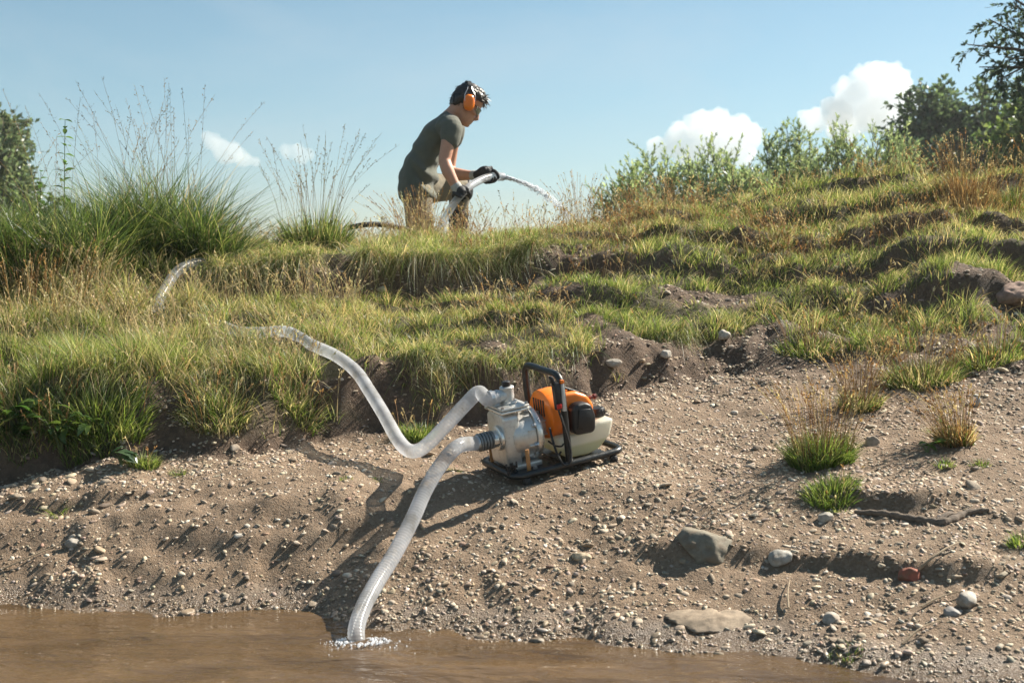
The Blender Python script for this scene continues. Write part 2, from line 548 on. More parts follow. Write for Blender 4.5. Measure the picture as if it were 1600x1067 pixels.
def H(x, y, full=False):
    x = np.asarray(x, float); y = np.asarray(y, float)
    xw = x + 0.10 * fbm(x, y, 2.2, 3, 5)
    edge = 0.11 * fbm(x, x * 0 + 3.3, 1.5, 2, 8) * sstep(4.35, 4.6, y)
    yw = y + edge + 0.055 * fbm(x, y, 3.1, 3, 6) + 0.03 * fbm(x, y, 11.0, 2, 7)
    ys = [B1[0](xw) - 1.6, B1[0](xw), BM[0](xw), B2[0](xw), B3[0](xw), B4[0](xw), B5[0](xw), B6[0](xw)]
    zs = [np.full_like(xw, -0.5), np.zeros_like(xw), BM[1](xw), B2[1](xw), B3[1](xw), B4[1](xw), B5[1](xw), B6[1](xw)]
    cz = zs[-1]
    right = sstep(0.3, 1.2, x)
    ys += [ys[-1] + 0.85, np.full_like(xw, 14.0), np.full_like(xw, 60.0), np.full_like(xw, 5000.0)]
    zs += [cz - 0.12 + right * 0.0, np.full_like(xw, 1.02), np.full_like(xw, 0.9), np.full_like(xw, -8.0)]
    z = np.full_like(xw, -0.5); band = np.zeros_like(xw)
    for k in range(len(ys) - 1):
        t = np.clip((yw - ys[k]) / np.maximum(ys[k + 1] - ys[k], 1e-4), 0, 1)
        tt = t
        if k in (3, 5): tt = t ** 0.8
        if k == 6: tt = 1 - (1 - t) ** 1.4
        inside = (yw >= ys[k])
        z = np.where(inside, zs[k] + (zs[k + 1] - zs[k]) * tt, z)
        band = np.where(inside, k + t, band)
    # trodden steps across the upper right of the slope
    sw = sstep(-0.35, 0.5, x) * sstep(4.2, 4.6, band) * (1 - sstep(6.75, 7.0, band))
    sw = np.maximum(sw, 0.5 * sstep(4.15, 4.4, band) * (1 - sstep(4.8, 5.0, band)))
    lam = 0.36
    ph = (y + 0.16 * fbm(x, y, 1.3, 3, 21) + 0.10 * x) / lam
    f = ph - np.floor(ph)
    st = sstep(0.0, 0.22, f) * 0.9 + 0.1 * f
    z = z + sw * (st - f) * lam * 0.42 * (0.55 + 0.75 * (fbm(x, y, 1.7, 2, 33) + 0.4))
    # lumps: large tussocks on the grass, small relief on the gravel
    g = sstep(3.6, 4.0, band)
    near = 1 - sstep(20, 60, y)
    z = z + near * g * (0.06 * fbm(x, y, 2.6, 3, 41) + 0.055 * np.abs(fbm(x, y, 6.0, 2, 43)) - .01)
    gr = (1 - g) * sstep(0.9, 1.25, band)
    z = z + gr * (0.012 * fbm(x, y, 2.3, 3, 51) + 0.005 * fbm(x, y, 7.0, 3, 52) + 0.0075 * fbm(x, y, 22.0, 3, 53))
    z = z + (1 - g) * (1 - gr) * 0.010 * fbm(x, y, 5.0, 3, 54)
    scp = sstep(2.7, 3.0, band) * (1 - sstep(4.0, 4.2, band)) + sstep(4.8, 5.0, band) * (1 - sstep(6.0, 6.15, band))
    z = z + scp * 0.03 * fbm(x, y, 12.0, 3, 61)
    for pts, h, L in LEDGES:
        yl = np.interp(x, pts[:, 0], pts[:, 1]) + 0.03 * fbm(x, x * 0, 6.0, 3, 71) + 0.012 * fbm(x, y, 18.0, 2, 72)
        tap = sstep(pts[0, 0] - .08, pts[0, 0] + .12, x) * (1 - sstep(pts[-1, 0] - .12, pts[-1, 0] + .08, x))
        s = y - yl
        b = sstep(-0.035, 0.0, s) * np.exp(-np.maximum(s, 0) / L) - 0.3 * np.exp(-((s + 0.05) / 0.045) ** 2)
        z = z + h * tap * b * (.35 + .9 * sstep(-.4, .5, fbm(x, y * .3, 2.6, 2, 73)))
    # the pump's footprint pressed level
    dx = x - PA[0]; dy = y - PA[1]
    zp = PA[2] - (PN[0] * dx + PN[1] * dy) / PN[2] - 0.02
    det = PU[0] * PW_[1] - PU[1] * PW_[0]
    a = (dx * PW_[1] - dy * PW_[0]) / det; b_ = (-dx * PU[1] + dy * PU[0]) / det
    od = np.maximum(np.maximum(-a, a - 0.42), np.maximum(-b_, b_ - 0.26))
    wgt = 1 - sstep(0.0, 0.16, od)
    z = z * (1 - wgt) + (zp + 0.006 * fbm(x, y, 20, 2, 81)) * wgt
    if full: return z, band
    return z


def hz(x, y): return float(H(np.array([x]), np.array([y]))[0])


_D = np.arange(2.6, 14, 0.004)


def G(px, py, dmin=2.6):
    """the point of the bank seen at a pixel of the photograph"""
    d = _D[_D >= dmin]
    X = (px - 800) / FPX * d; Z = CAM_H + (HZ - py) / FPX * d
    hh = H(X, d)
    k = int(np.argmax(Z <= hh))
    if not (Z[k] <= hh[k]) or d[k] > 9:      # over the crest: take the crest itself
        near_ = (d < 8) & (d > 6.4)
        k = int(np.argmax(np.where(near_, (hh - CAM_H) / d, -9)))
    return np.array([X[k], d[k], hh[k]])


def axis_lines(segs):
    out = [segs[0][0]]
    for a, b, st in segs:
        n = max(1, int(round((b - a) / st)))
        out += list(np.linspace(a, b, n + 1)[1:])
    return np.array(out)


gx = axis_lines([(-2500, -300, 550), (-300, -40, 26), (-40, -8, 2), (-8, -2.7, 0.12), (-2.7, 2.8, 0.018), (2.8, 8, 0.12), (8, 40, 2), (40, 300, 26), (300, 2500, 550)])
gy = axis_lines([(1.2, 2.9, 0.1), (2.9, 6.6, 0.0155), (6.6, 8.2, 0.035), (8.2, 12, 0.12), (12, 60, 2), (60, 300, 20), (300, 3500, 400)])
GX, GY = np.meshgrid(gx, gy)
GZ, GB = H(GX.ravel(), GY.ravel(), True)
GZ = GZ.reshape(GX.shape); GB = GB.reshape(GX.shape)
nx, ny = len(gx), len(gy)
ii = np.arange(nx * ny).reshape(ny, nx)
quads = np.stack([ii[:-1, :-1], ii[:-1, 1:], ii[1:, 1:], ii[1:, :-1]], -1).reshape(-1, 4)
me = mesh_arrays('river_bank', np.stack([GX, GY, GZ], -1).reshape(-1, 3), quads, smooth=True)
slope = np.hypot(np.gradient(GZ, gx, axis=1), np.gradient(GZ, gy, axis=0))


# bare, eroded patches among the grass (pixel centre, half width, half depth in metres)
BARE = [(G(*p), rx, ry) for p, rx, ry in [
    ((1110, 470), 0.24, 0.09), ((1060, 575), 0.45, 0.14), ((1225, 505), 0.17, 0.08), ((1180, 560), 0.40, 0.15), ((1560, 455), 0.28, 0.14),
    ((930, 500), 0.10, 0.05), ((1500, 560), 0.35, 0.065), ((1380, 480), 0.12, 0.06), ((870, 465), 0.16, 0.06), ((720, 465), 0.2, 0.05),
    ((1330, 580), 0.24, 0.11), ((1560, 520), 0.2, 0.06), ((770, 540), 0.10, 0.05)]]


def bare(x, y):
    b = np.zeros_like(x)
    nz = 0.35 * fbm(x, y, 7.0, 3, 91)
    for c, rx, ry in BARE:
        r = np.hypot((x - c[0]) / rx, (y - c[1]) / ry) + nz
        b = np.maximum(b, 1 - sstep(0.7, 1.1, r))
    return b


def turf(x, y, band, slp):
    t = np.maximum(sstep(3.9, 4.02, band), .8 * sstep(3.05, 3.2, band) * sstep(.18, .3, fbm(x, y, 3.2, 2, 95))) * (1 - 0.85 * sstep(1.25, 2.2, slp) * (1 - .7 * sstep(.1, .3, fbm(x, y, 3.2, 2, 95))))
    face2 = sstep(4.9, 5.0, band) * (1 - sstep(5.85, 6.0, band)) * sstep(-2.0, -1.4, x) * (1 - sstep(0.2, 0.7, x))
    t = t * (1 - 0.9 * face2)
    return t * (1 - bare(x, y))


TF = turf(GX.ravel(), GY.ravel(), GB.ravel(), slope.ravel())
scarp = sstep(2.75, 3.0, GB.ravel()) * (1 - TF)
at = me.attributes.new('zone', 'FLOAT_COLOR', 'POINT')
c4 = np.ones((nx * ny, 4), np.float32); c4[:, 0] = 1 - TF; c4[:, 1] = TF; c4[:, 2] = scarp
at.data.foreach_set('color', c4.ravel())
bank = link('river_bank', me, M['soil'], kind='structure', label='sloping gravel and soil river bank rising to a grassy crest')

# ------------------------------------------------------------------ river
wx = axis_lines([(-600, -20, 40), (-20, -3, 1), (-3, 3, 0.032), (3, 20, 1), (20, 600, 40)])
wy = axis_lines([(-300, -10, 20), (-10, 2.0, 0.5), (2.0, 4.3, 0.015)])
WX, WY = np.meshgrid(wx, wy)
wvx = WX + .12 * fbm(WX, WY, 1.5, 2, 102); wvy = WY + .10 * fbm(WX, WY, 1.3, 2, 103) + .06 * WX
calm = .35 + .9 * sstep(-.4, .4, fbm(WX * .5, WY, 1.6, 2, 104))
WZ = calm * (0.016 * fbm(wvx * 0.5, wvy * 2.2, 3.2, 2, 101) + 0.0065 * fbm(wvx * 0.6, wvy * 2.0, 8.0, 2, 105)) * sstep(1.0, 2.5, WY)
end = np.array([(560 - 800) / FPX * 3.5, 3.5])
rr = np.hypot(WX - end[0], WY - end[1])
WZ = WZ * sstep(4.2, 3.4, WY + .0 * WX) + 0.007 * np.sin(rr * 80) * np.exp(-rr / 0.16)
nx2, ny2 = len(wx), len(wy)
ii = np.arange(nx2 * ny2).reshape(ny2, nx2)
quads = np.stack([ii[:-1, :-1], ii[:-1, 1:], ii[1:, 1:], ii[1:, :-1]], -1).reshape(-1, 4)
link('river_water', mesh_arrays('river_water', np.stack([WX, WY, WZ], -1).reshape(-1, 3), quads, smooth=True), M['water'],
     kind='structure', label='muddy brown river water along the foot of the bank')


# ------------------------------------------------------------------ clouds far behind
def cloud_mat(dens):
    m = NT('cloud')
    v = m.n('VolumePrincipled', {'Color': (0.90, 0.915, 0.935, 1), 'Density': dens, 'Anisotropy': 0.2})
    m.t.links.new(v.outputs[0], m.out.inputs['Volume'])
    return m.m


def cloud(puffs, d, label, seed, dens, small=0.42):
    r_ = np.random.default_rng(seed)
    mb = MB(); all_ = []
    for px, py, rp in puffs:
        c = Pw(px, py, d); r = rp / FPX * d
        c = c + np.array([0, r_.normal() * r * .4, 0])
        all_.append((c, r))
        for _ in range(14):
            v = r_.normal(size=3); v[2] = abs(v[2]) * 0.9; v /= np.linalg.norm(v)
            r2 = r * r_.uniform(.25, small); c2 = c + v * r * r_.uniform(.75, 1.0)
            all_.append((c2, r2))
            for _ in range(3):
                v2 = r_.normal(size=3); v2[2] = abs(v2[2]); v2 /= np.linalg.norm(v2)
                all_.append((c2 + v2 * r2 * .9, r2 * r_.uniform(.3, .5)))
    for c, r in all_: mb.ico(c, r, 2, (1, 1, .92))
    me = remesh(mb, d * 0.0015, 1)
    V = get_co(me).astype(float)
    me.vertices.foreach_get('normal', nr := np.empty(len(V) * 3, np.float32)); nr = nr.reshape(-1, 3)
    k_ = FPX / d
    set_co(me, V + nr * ((noise3(V, k_ / 14, seed) * 3.5 + noise3(V, k_ / 6, seed) * 1.8) / k_)[:, None])
    return link('cloud', me, cloud_mat(dens), label=label, cat='cloud', group='clouds in the blue sky')


CD = 700.0
cloud([(1275, 190, 22), (1305, 178, 26), (1335, 150, 30), (1370, 128, 30), (1395, 140, 30), (1415, 160, 26), (1360, 175, 38), (1325, 195, 32), (1400, 185, 34), (1345, 118, 12), (1395, 110, 13)],
      CD, 'tallest white cumulus cloud, beside the dark trees', 3, 0.075)
cloud([(1030, 235, 20), (1060, 215, 24), (1095, 200, 26), (1120, 197, 24), (1150, 205, 26), (1175, 215, 20), (1120, 230, 34), (1075, 240, 28), (1160, 240, 24)],
      CD, 'broad white cumulus cloud low above the pale willow bushes', 5, 0.065)
cloud([(332, 224, 15), (345, 232, 17), (362, 240, 18), (382, 250, 14), (326, 214, 10), (400, 255, 9), (352, 248, 14)], CD, 'small white cloud just beyond the tallest grass clump', 7, 0.05)
cloud([(450, 240, 12), (465, 236, 14), (482, 244, 11), (470, 250, 12)], CD, 'tiny faint cloud wisp behind the slender grass clump', 9, 0.04)


# ------------------------------------------------------------------ trees and bushes behind the crest
def leaf_quads(pos, a, size, width, r_, up=None):
    """one folded-diamond leaf per point: a = unit direction of the leaf"""
    n = len(pos)
    rv = r_.normal(size=(n, 3))
    b = np.cross(a, rv); b /= np.linalg.norm(b, axis=1)[:, None] + 1e-9
    s = np.asarray(size).reshape(-1, 1); w_ = np.asarray(width).reshape(-1, 1)
    V = np.stack([pos, pos + a * s * .45 + b * w_, pos + a * s, pos + a * s * .45 - b * w_], 1).reshape(-1, 3)
    Q = np.arange(n * 4).reshape(n, 4)
    return V, Q


def rand_unit(n, r_):
    v = r_.normal(size=(n, 3)); return v / np.linalg.norm(v, axis=1)[:, None]


def twigs(starts, dirs, lens, r_, k=7, droop=0.15, wob=0.25):
    """curved twigs: (n,k,3)"""
    n = len(starts)
    t = np.linspace(0, 1, k)[None, :, None]
    side = rand_unit(n, r_)[:, None, :] * wob
    L = np.asarray(lens).reshape(-1, 1, 1)
    return starts[:, None, :] + L * (dirs[:, None, :] * t + side * t ** 2 - np.array([0, 0, 1.0]) * droop * t ** 2)


def ribbons(paths, w0, w1, r_, n=3):
    """thin 3-sided tubes along many paths (m,k,3)"""
    m, k, _ = paths.shape
    t = np.gradient(paths, axis=1); t /= np.linalg.norm(t, axis=2)[..., None] + 1e-9
    ref = np.array([0.3, 1.0, 0.15])
    u = np.cross(t, ref); u /= np.linalg.norm(u, axis=2)[..., None] + 1e-9
    v = np.cross(t, u)
    w0 = np.broadcast_to(np.asarray(w0, float), (m,)); w1 = np.broadcast_to(np.asarray(w1, float), (m,))
    rad = (w0[:, None] * (1 - np.linspace(0, 1, k)) + w1[:, None] * np.linspace(0, 1, k))[..., None]
    ang = np.arange(n) * 2 * np.pi / n
    V = np.stack([paths + rad * (math.cos(a) * u + math.sin(a) * v) for a in ang], 2)   # m,k,n,3
    idx = np.arange(m * k * n).reshape(m, k, n)
    Q = np.stack([idx[:, :-1, :], np.roll(idx, -1, 2)[:, :-1, :], np.roll(idx, -1, 2)[:, 1:, :], idx[:, 1:, :]], -1).reshape(-1, 4)
    return V.reshape(-1, 3), Q


def palette(n, cols, wts, r_, jit=0.22):
    cols = np.array(cols); wts = np.array(wts, float) / sum(wts)
    c = cols[r_.choice(len(cols), n, p=wts)]
    return c * (1 + jit * r_.normal(size=(n, 1))).clip(.45, 1.7) * (1 + 0.03 * r_.normal(size=(n, 3)))


def leafy(name, base, stems, n_twig, twig_len, n_leaf, leaf, cols, wts, label, cat, group, seed, trunk_r=0.03, tip_r=0.006, wratio=.22, from_t=0.25, droop=.15, up=0.35, leaf_spread=0.6, lmat='leaf'):
    """a tree or bush: stems (paths from base), twigs leaving them, leaves along the twigs"""
    r_ = np.random.default_rng(seed)
    root = empty(name, Matrix.Translation(Vector(base)), label, cat, group)
    base = np.array(base)
    S = np.array([spline(s, 9) for s in stems])                       # world
    tv, tq = ribbons(S, trunk_r, tip_r, r_, 5)
    m = len(S)
    si = r_.integers(0, m, n_twig); tt = r_.uniform(from_t, 1.0, n_twig) ** .85
    f = tt * 8; i0 = np.minimum(f.astype(int), 7); fr = (f - i0)[:, None]
    st = S[si, i0] * (1 - fr) + S[si, i0 + 1] * fr
    ax = S[si, np.minimum(i0 + 1, 8)] - S[si, i0]; ax /= np.linalg.norm(ax, axis=1)[:, None] + 1e-9
    d = rand_unit(n_twig, r_) + ax * .5 + np.array([0, 0, up]); d /= np.linalg.norm(d, axis=1)[:, None]
    tl = twig_len * r_.uniform(.45, 1.1, n_twig) * (1.15 - .45 * tt)
    T = twigs(st, d, tl, r_, 4, droop)
    bv, bq = ribbons(T, tip_r * .8, tip_r * .3, r_, 3)
    V = np.concatenate([tv, bv]) - base
    link('trunk', mesh_arrays('trunk', V, np.concatenate([tq, bq + len(tv)]), smooth=True), M['bark'], root)
    li = r_.integers(0, n_twig, n_leaf); lt = r_.uniform(.15, 1.0, n_leaf) ** .8 * 3
    j0 = np.minimum(lt.astype(int), 2); lf = (lt - j0)[:, None]
    lp = T[li, j0] * (1 - lf) + T[li, j0 + 1] * lf
    ld = (T[li, j0 + 1] - T[li, j0]); ld /= np.linalg.norm(ld, axis=1)[:, None] + 1e-9
    ld = ld + rand_unit(n_leaf, r_) * leaf_spread * 1.6; ld /= np.linalg.norm(ld, axis=1)[:, None]
    sz = leaf * r_.uniform(.6, 1.25, n_leaf)
    LV, LQ = leaf_quads(lp, ld, sz, sz * wratio, r_)
    c = palette(n_leaf, cols, wts, r_)
    link('crown', mesh_arrays('crown', LV - base, LQ, col=np.repeat(c, 4, 0)), M[lmat], root)
    return root


def bush_stems(c, n, h, spread, r_, lean=(0, 0)):
    out = []
    for i in range(n):
        a = r_.uniform(0, 2 * np.pi); rr_ = math.sqrt(r_.uniform(0, 1))
        tip = np.array([c[0] + spread * rr_ * math.cos(a) + lean[0], c[1] + spread * .6 * rr_ * math.sin(a) + lean[1], c[2] + h * r_.uniform(.62, 1.05) * (1 - .35 * rr_ ** 2)])
        b = np.array([c[0] + .25 * spread * rr_ * math.cos(a), c[1] + .2 * spread * rr_ * math.sin(a), c[2] - .05])
        mid = (b * .5 + tip * .5) + np.array([r_.normal() * .08, r_.normal() * .08, h * .08])
        out.append([b, mid, tip])
    return out


WILLOW_HAZED = [(0.22, 0.275, 0.14), (0.27, 0.325, 0.17), (0.33, 0.37, 0.215), (0.17, 0.225, 0.11)]  # silver willow green, paled further to imitate haze in the distance
DARKL = [(0.07, 0.105, 0.06), (0.09, 0.13, 0.065), (0.12, 0.155, 0.075), (0.055, 0.085, 0.05)]
GREENL = [(0.09, 0.135, 0.045), (0.13, 0.175, 0.055), (0.17, 0.205, 0.075)]


def bush(pxc, halfpx, top, d, nst, ntw, nlf, leaf, cols, label, seed, group='willow bushes behind the crest', name='willow_bush', trunk_r=.02, twl=.42):
    r_ = np.random.default_rng(seed)
    x = (pxc - 800) / FPX * d
    z0 = hz(x, d)
    h = CAM_H + (HZ - top) / FPX * d - z0
    st = bush_stems((x, d, z0), nst, h, halfpx / FPX * d, r_)
    return leafy(name, (x, d, z0), st, ntw, twl, nlf, leaf, cols, [1] * len(cols), label, 'bush', group, seed, trunk_r=trunk_r, up=1.0, droop=.0, wratio=.13, leaf_spread=.42, lmat='willow', tip_r=.004)


bush(1062, 105, 218, 17, 46, 1100, 26000, .062, WILLOW_HAZED, 'pale willow bush, the one nearest the water jet', 21)
bush(1235, 90, 200, 18, 46, 1100, 26000, .064, WILLOW_HAZED, 'pale willow bush between its two neighbours, under the gap of the clouds', 22)
bush(1350, 100, 184, 17.5, 50, 1200, 28000, .064, WILLOW_HAZED, 'pale willow bush in front of the dark trees', 23)
bush(985, 50, 258, 15, 18, 300, 4200, .075, WILLOW_HAZED, 'low pale willow sprig at the thin end of the bushes', 24)
bush(1155, 65, 246, 16, 22, 400, 6000, .075, WILLOW_HAZED, 'low pale willow shoot in the dip between two taller willows', 25)


def round_tree(px, d, crown, top_n, nlf, leaf, cols, wts, label, seed, name='broadleaf_tree', trunk_r=.16, twl=.9, ntw=900, group='trees behind the crest'):
    """crown: list of (px,py,radius px); stems run from the trunk into each clump"""
    r_ = np.random.default_rng(seed)
    x = (px - 800) / FPX * d
    z0 = hz(x, d)
    base = np.array([x, d, z0 - .1])
    stems = []
    for cx, cy, cr in crown:
        c = Pw(cx, cy, d) + np.array([0, r_.normal() * .4, 0]); rr_ = cr / FPX * d
        fork = base + (c - base) * .3; fork[0] = base[0] * .7 + fork[0] * .3
        for _ in range(top_n):
            tip = c + rand_unit(1, r_)[0] * rr_ * r_.uniform(.6, 1.0)
            stems.append([base + r_.normal(size=3) * .03, fork + r_.normal(size=3) * .06, c * .6 + fork * .4 + r_.normal(size=3) * rr_ * .25, tip])
    return leafy(name, base, stems, ntw, twl, nlf, leaf, cols, wts, label, 'tree', group, seed, trunk_r=trunk_r, tip_r=.012, from_t=.5, up=.15, wratio=.3)


round_tree(1500, 34, [(1420, 215, 30), (1450, 180, 36), (1490, 160, 36), (1470, 235, 40), (1520, 200, 45), (1560, 160, 45), (1590, 220, 50), (1640, 150, 50), (1660, 230, 60), (1410, 262, 30), (1520, 258, 45)],
           9, 36000, .17, DARKL, [2, 2, 1, 1], 'dense dark broadleaf tree rising over the dry grass of the crest', 31, twl=1.15, ntw=2600)
round_tree(1640, 24, [(1575, 225, 28), (1600, 175, 30), (1620, 215, 40), (1600, 260, 30), (1660, 200, 50)],
           9, 17000, .12, GREENL, [1, 1, 1], 'lighter green tree at the picture edge in front of the dark one', 32, twl=.75, ntw=1100)
round_tree(-10, 30, [(5, 185, 22), (-15, 220, 40), (15, 230, 22), (-10, 270, 40), (20, 285, 25), (-70, 200, 60), (5, 320, 40)],
           9, 24000, .13, [(0.09, 0.125, 0.07), (0.125, 0.16, 0.09), (0.16, 0.19, 0.11)], [1, 1, 1], 'grey green tree beyond the tall grass by the nettle', 33, twl=.9, ntw=1500)
round_tree(60, 22, [(40, 345, 22), (110, 340, 20), (70, 330, 22), (150, 352, 16), (0, 335, 30)],
           7, 9000, .085, GREENL, [1, 1, 1], 'low rounded bush half hidden behind the tall grass', 34, name='low_bush', twl=.42, ntw=800, trunk_r=.04)

# the near tree whose branches hang into the corner of the sky
r_ = np.random.default_rng(41)
nb = Vector(((1830 - 800) / FPX * 13.0, 13.0, 0)); nb.z = hz(nb.x, nb.y)
tips = [(1512, 70, 12.6), (1530, 105, 12.8), (1545, 30, 13.0), (1560, 125, 12.7), (1575, 60, 13.2), (1590, 10, 13), (1600, 95, 13), (1585, 135, 13.2), (1620, 40, 13), (1640, 110, 13),
        (1555, -20, 13), (1620, -40, 12.8), (1680, 60, 13.4), (1700, 0, 12.6), (1700, 140, 13), (1570, 90, 12.6), (1605, 130, 12.8), (1595, 50, 12.7)]
stems = []
for a_, b_, c_ in tips:
    t_ = Pw(a_, b_, c_)
    f1 = np.array(nb) + np.array([0, 0, 1.6]); f2 = Pw(1790 + r_.normal() * 25, 120 + r_.normal() * 60, 13)
    stems.append([np.array(nb) - np.array([0, 0, .2]), f1, f2, f2 * .45 + t_ * .55 + np.array([0, 0, .1]), t_])
leafy('overhanging_tree', tuple(nb), stems, 700, .44, 10500, .062, [(0.04, 0.06, 0.045), (0.05, 0.075, 0.052), (0.07, 0.095, 0.06)], [1, 1, 1],
      'near tree whose dark leafy branches hang into the sky corner', 'tree', 'trees behind the crest', 41, trunk_r=.11, tip_r=.005, from_t=.6, up=.0, droop=.25, wratio=.2, leaf_spread=.45)


# ------------------------------------------------------------------ grass
GREEN = [(0.075, 0.125, 0.028), (0.125, 0.18, 0.034), (0.17, 0.215, 0.05), (0.06, 0.10, 0.022)]
YGREEN = [(0.215, 0.24, 0.075), (0.28, 0.285, 0.115), (0.17, 0.20, 0.055), (0.34, 0.32, 0.17)]
STRAW = [(0.48, 0.38, 0.22), (0.58, 0.48, 0.30), (0.42, 0.31, 0.17), (0.36, 0.25, 0.135)]
RUST = [(0.34, 0.19, 0.08), (0.42, 0.25, 0.11), (0.28, 0.15, 0.065)]


def blades(root, h, dirv, lean, droop, width, col, r_, lv=4):
    """curved grass blades; dirv horizontal unit (n,2); z = h*(t - droop*t^2), run = h*lean*t^1.6"""
    n = len(root)
    h = np.asarray(h)[:, None]
    t = np.linspace(0, 1, lv)[None, :]
    run = h * np.asarray(lean)[:, None] * t ** 1.6
    zz = h * (t - np.asarray(droop)[:, None] * t ** 2)
    P = np.stack([root[:, 0:1] + run * dirv[:, 0:1], root[:, 1:2] + run * dirv[:, 1:2], root[:, 2:3] + zz], -1)     # n,lv,3
    a = r_.uniform(0, np.pi, n); s = np.stack([np.cos(a), np.sin(a), np.zeros(n)], 1)
    wd = np.asarray(width)[:, None] * (1 - np.linspace(0, 1, lv)[None, :] ** 1.5) * .5
    Lf = P[:, :-1] - s[:, None, :] * wd[:, :-1, None]; Rt = P[:, :-1] + s[:, None, :] * wd[:, :-1, None]
    k = lv - 1
    V = np.concatenate([np.stack([Lf, Rt], 2).reshape(n, k * 2, 3), P[:, -1:, :]], 1)      # n, 2k+1, 3
    m = 2 * k + 1
    b = (np.arange(n) * m)[:, None]
    q = [np.concatenate([b + 2 * i, b + 2 * i + 1, b + 2 * i + 3, b + 2 * i + 2], 1) for i in range(k - 1)]
    Q = np.concatenate(q) if q else np.zeros((0, 4), int)
    T = np.concatenate([b + 2 * (k - 1), b + 2 * (k - 1) + 1, b + 2 * k], 1)
    C = np.repeat(col, m, 0)
    # each blade is darker at the root and paler at the tip
    tip = np.concatenate([np.repeat(np.linspace(.85, 1.05, k), 2), [1.12]])
    C = C * np.tile(tip, n)[:, None]
    return V.reshape(-1, 3), Q, T, C


def stalks(root, h, dirv, lean, col, r_, width=.0018, head=.22, nsp=9, spk=.012, branch=0.0, hcol=None):
    """seed stalks: a thin stem and a head of small spikelets (branch>0: an open panicle)"""
    n = len(root)
    k = 6
    t = np.linspace(0, 1, k)[None, :]
    run = (h * lean)[:, None] * t ** 2
    P = np.stack([root[:, 0:1] + run * dirv[:, 0:1], root[:, 1:2] + run * dirv[:, 1:2], root[:, 2:3] + h[:, None] * (t - .12 * lean[:, None] * t ** 2)], -1)
    sv, sq = ribbons(P, width * .5, width * .28, r_, 3)
    C = [np.repeat(col, k * 3, 0)]
    u = r_.uniform(1 - head, 1.0, (n, nsp)) * (k - 1)
    i0 = np.minimum(u.astype(int), k - 2); fr = (u - i0)[..., None]
    ar = np.arange(n)[:, None]
    p = P[ar, i0] * (1 - fr) + P[ar, i0 + 1] * fr
    ax = P[:, -1] - P[:, -2]; ax /= np.linalg.norm(ax, axis=1)[:, None]
    d = ax[:, None, :] * .8 + r_.normal(size=(n, nsp, 3)) * (.28 + branch * 4)
    d /= np.linalg.norm(d, axis=2)[..., None]
    L = (spk * r_.uniform(.6, 1.3, (n, nsp)))
    off = rand_unit(n * nsp, r_).reshape(n, nsp, 3) * branch * h[:, None, None] * r_.uniform(.1, 1, (n, nsp, 1)) * (1 - (u / (k - 1) - (1 - head)) / head * .7)[..., None]
    p2 = p + off + np.array([0, 0, .3]) * np.abs(off).sum(2)[..., None]
    hv, hq = leaf_quads(p2.reshape(-1, 3), d.reshape(-1, 3), L.ravel(), L.ravel() * .17, r_)
    hc = col if hcol is None else hcol
    C.append(np.repeat(np.repeat(hc, nsp, 0), 4, 0))
    V = [sv, hv]; Q = [sq, hq + len(sv)]
    if branch > 0:
        bp = np.stack([p.reshape(-1, 3), p2.reshape(-1, 3)], 1)
        bv, bq = ribbons(bp, .0005, .0004, r_, 3)
        V.append(bv); Q.append(bq + len(sv) + len(hv)); C.append(np.repeat(np.repeat(hc, nsp, 0), 6, 0))
    return np.concatenate(V), np.concatenate(Q), np.zeros((0, 3), int), np.concatenate(C)


class Bag:
    def __init__(s): s.V = []; s.Q = []; s.T = []; s.C = []; s.n = 0

    def add(s, V, Q, T, C):
        s.V.append(V); s.Q.append(Q + s.n); s.T.append(T + s.n); s.C.append(C); s.n += len(V)

    def build(s, name, mat, parent=None, origin=None, **kw):
        V = np.concatenate(s.V)
        if origin is not None: V = V - np.asarray(origin)
        C = np.clip(np.concatenate(s.C), 0.004, 0.8)
        me = mesh_arrays(name, V, np.concatenate(s.Q), np.concatenate(s.T), col=C)
        return link(name, me, mat, parent, **kw)


def unit2(a): return np.stack([np.cos(a), np.sin(a)], 1)


def slope_at(x, y):
    e = 0.012
    return np.hypot((H(x + e, y) - H(x - e, y)) / (2 * e), (H(x, y + e) - H(x, y - e)) / (2 * e))


def slope_fast(x, y, z):
    e = 0.016
    return np.hypot((H(x + e, y) - z) / e, (H(x, y + e) - z) / e)


def scatter(n, y0, y1, pxa, pxb, r_):
    y = np.sqrt(r_.uniform(y0 ** 2, y1 ** 2, n)); px = r_.uniform(pxa, pxb, n)
    x = (px - 800) / FPX * y
    return x, y


def mixcol(n, wts, r_, jit=.2):
    pal = GREEN + YGREEN + STRAW
    w_ = []
    for k, g in zip(wts, (GREEN, YGREEN, STRAW)): w_ += [k / len(g)] * len(g)
    return palette(n, pal, w_, r_, jit)


def cells(x, y, size, seed):
    """nearest jittered cell centre: offset, distance / size and two random numbers of that cell"""
    gx_ = x / size; gy_ = y / size
    ix = np.floor(gx_); iy = np.floor(gy_)
    best = np.full_like(x, 1e9); bx = np.zeros_like(x); by = np.zeros_like(x); h1 = np.zeros_like(x); h2 = np.zeros_like(x)
    for a in (-1, 0, 1):
        for b in (-1, 0, 1):
            cx = ix + a; cy_ = iy + b
            px = cx + .5 + .46 * _hash(cx, cy_, seed); py = cy_ + .5 + .46 * _hash(cx, cy_, seed + 5)
            d = np.hypot(gx_ - px, gy_ - py)
            k = d < best
            best = np.where(k, d, best); bx = np.where(k, gx_ - px, bx); by = np.where(k, gy_ - py, by)
            h1 = np.where(k, _hash(cx, cy_, seed + 9), h1); h2 = np.where(k, _hash(cx, cy_, seed + 13), h2)
    return bx, by, best, h1, h2


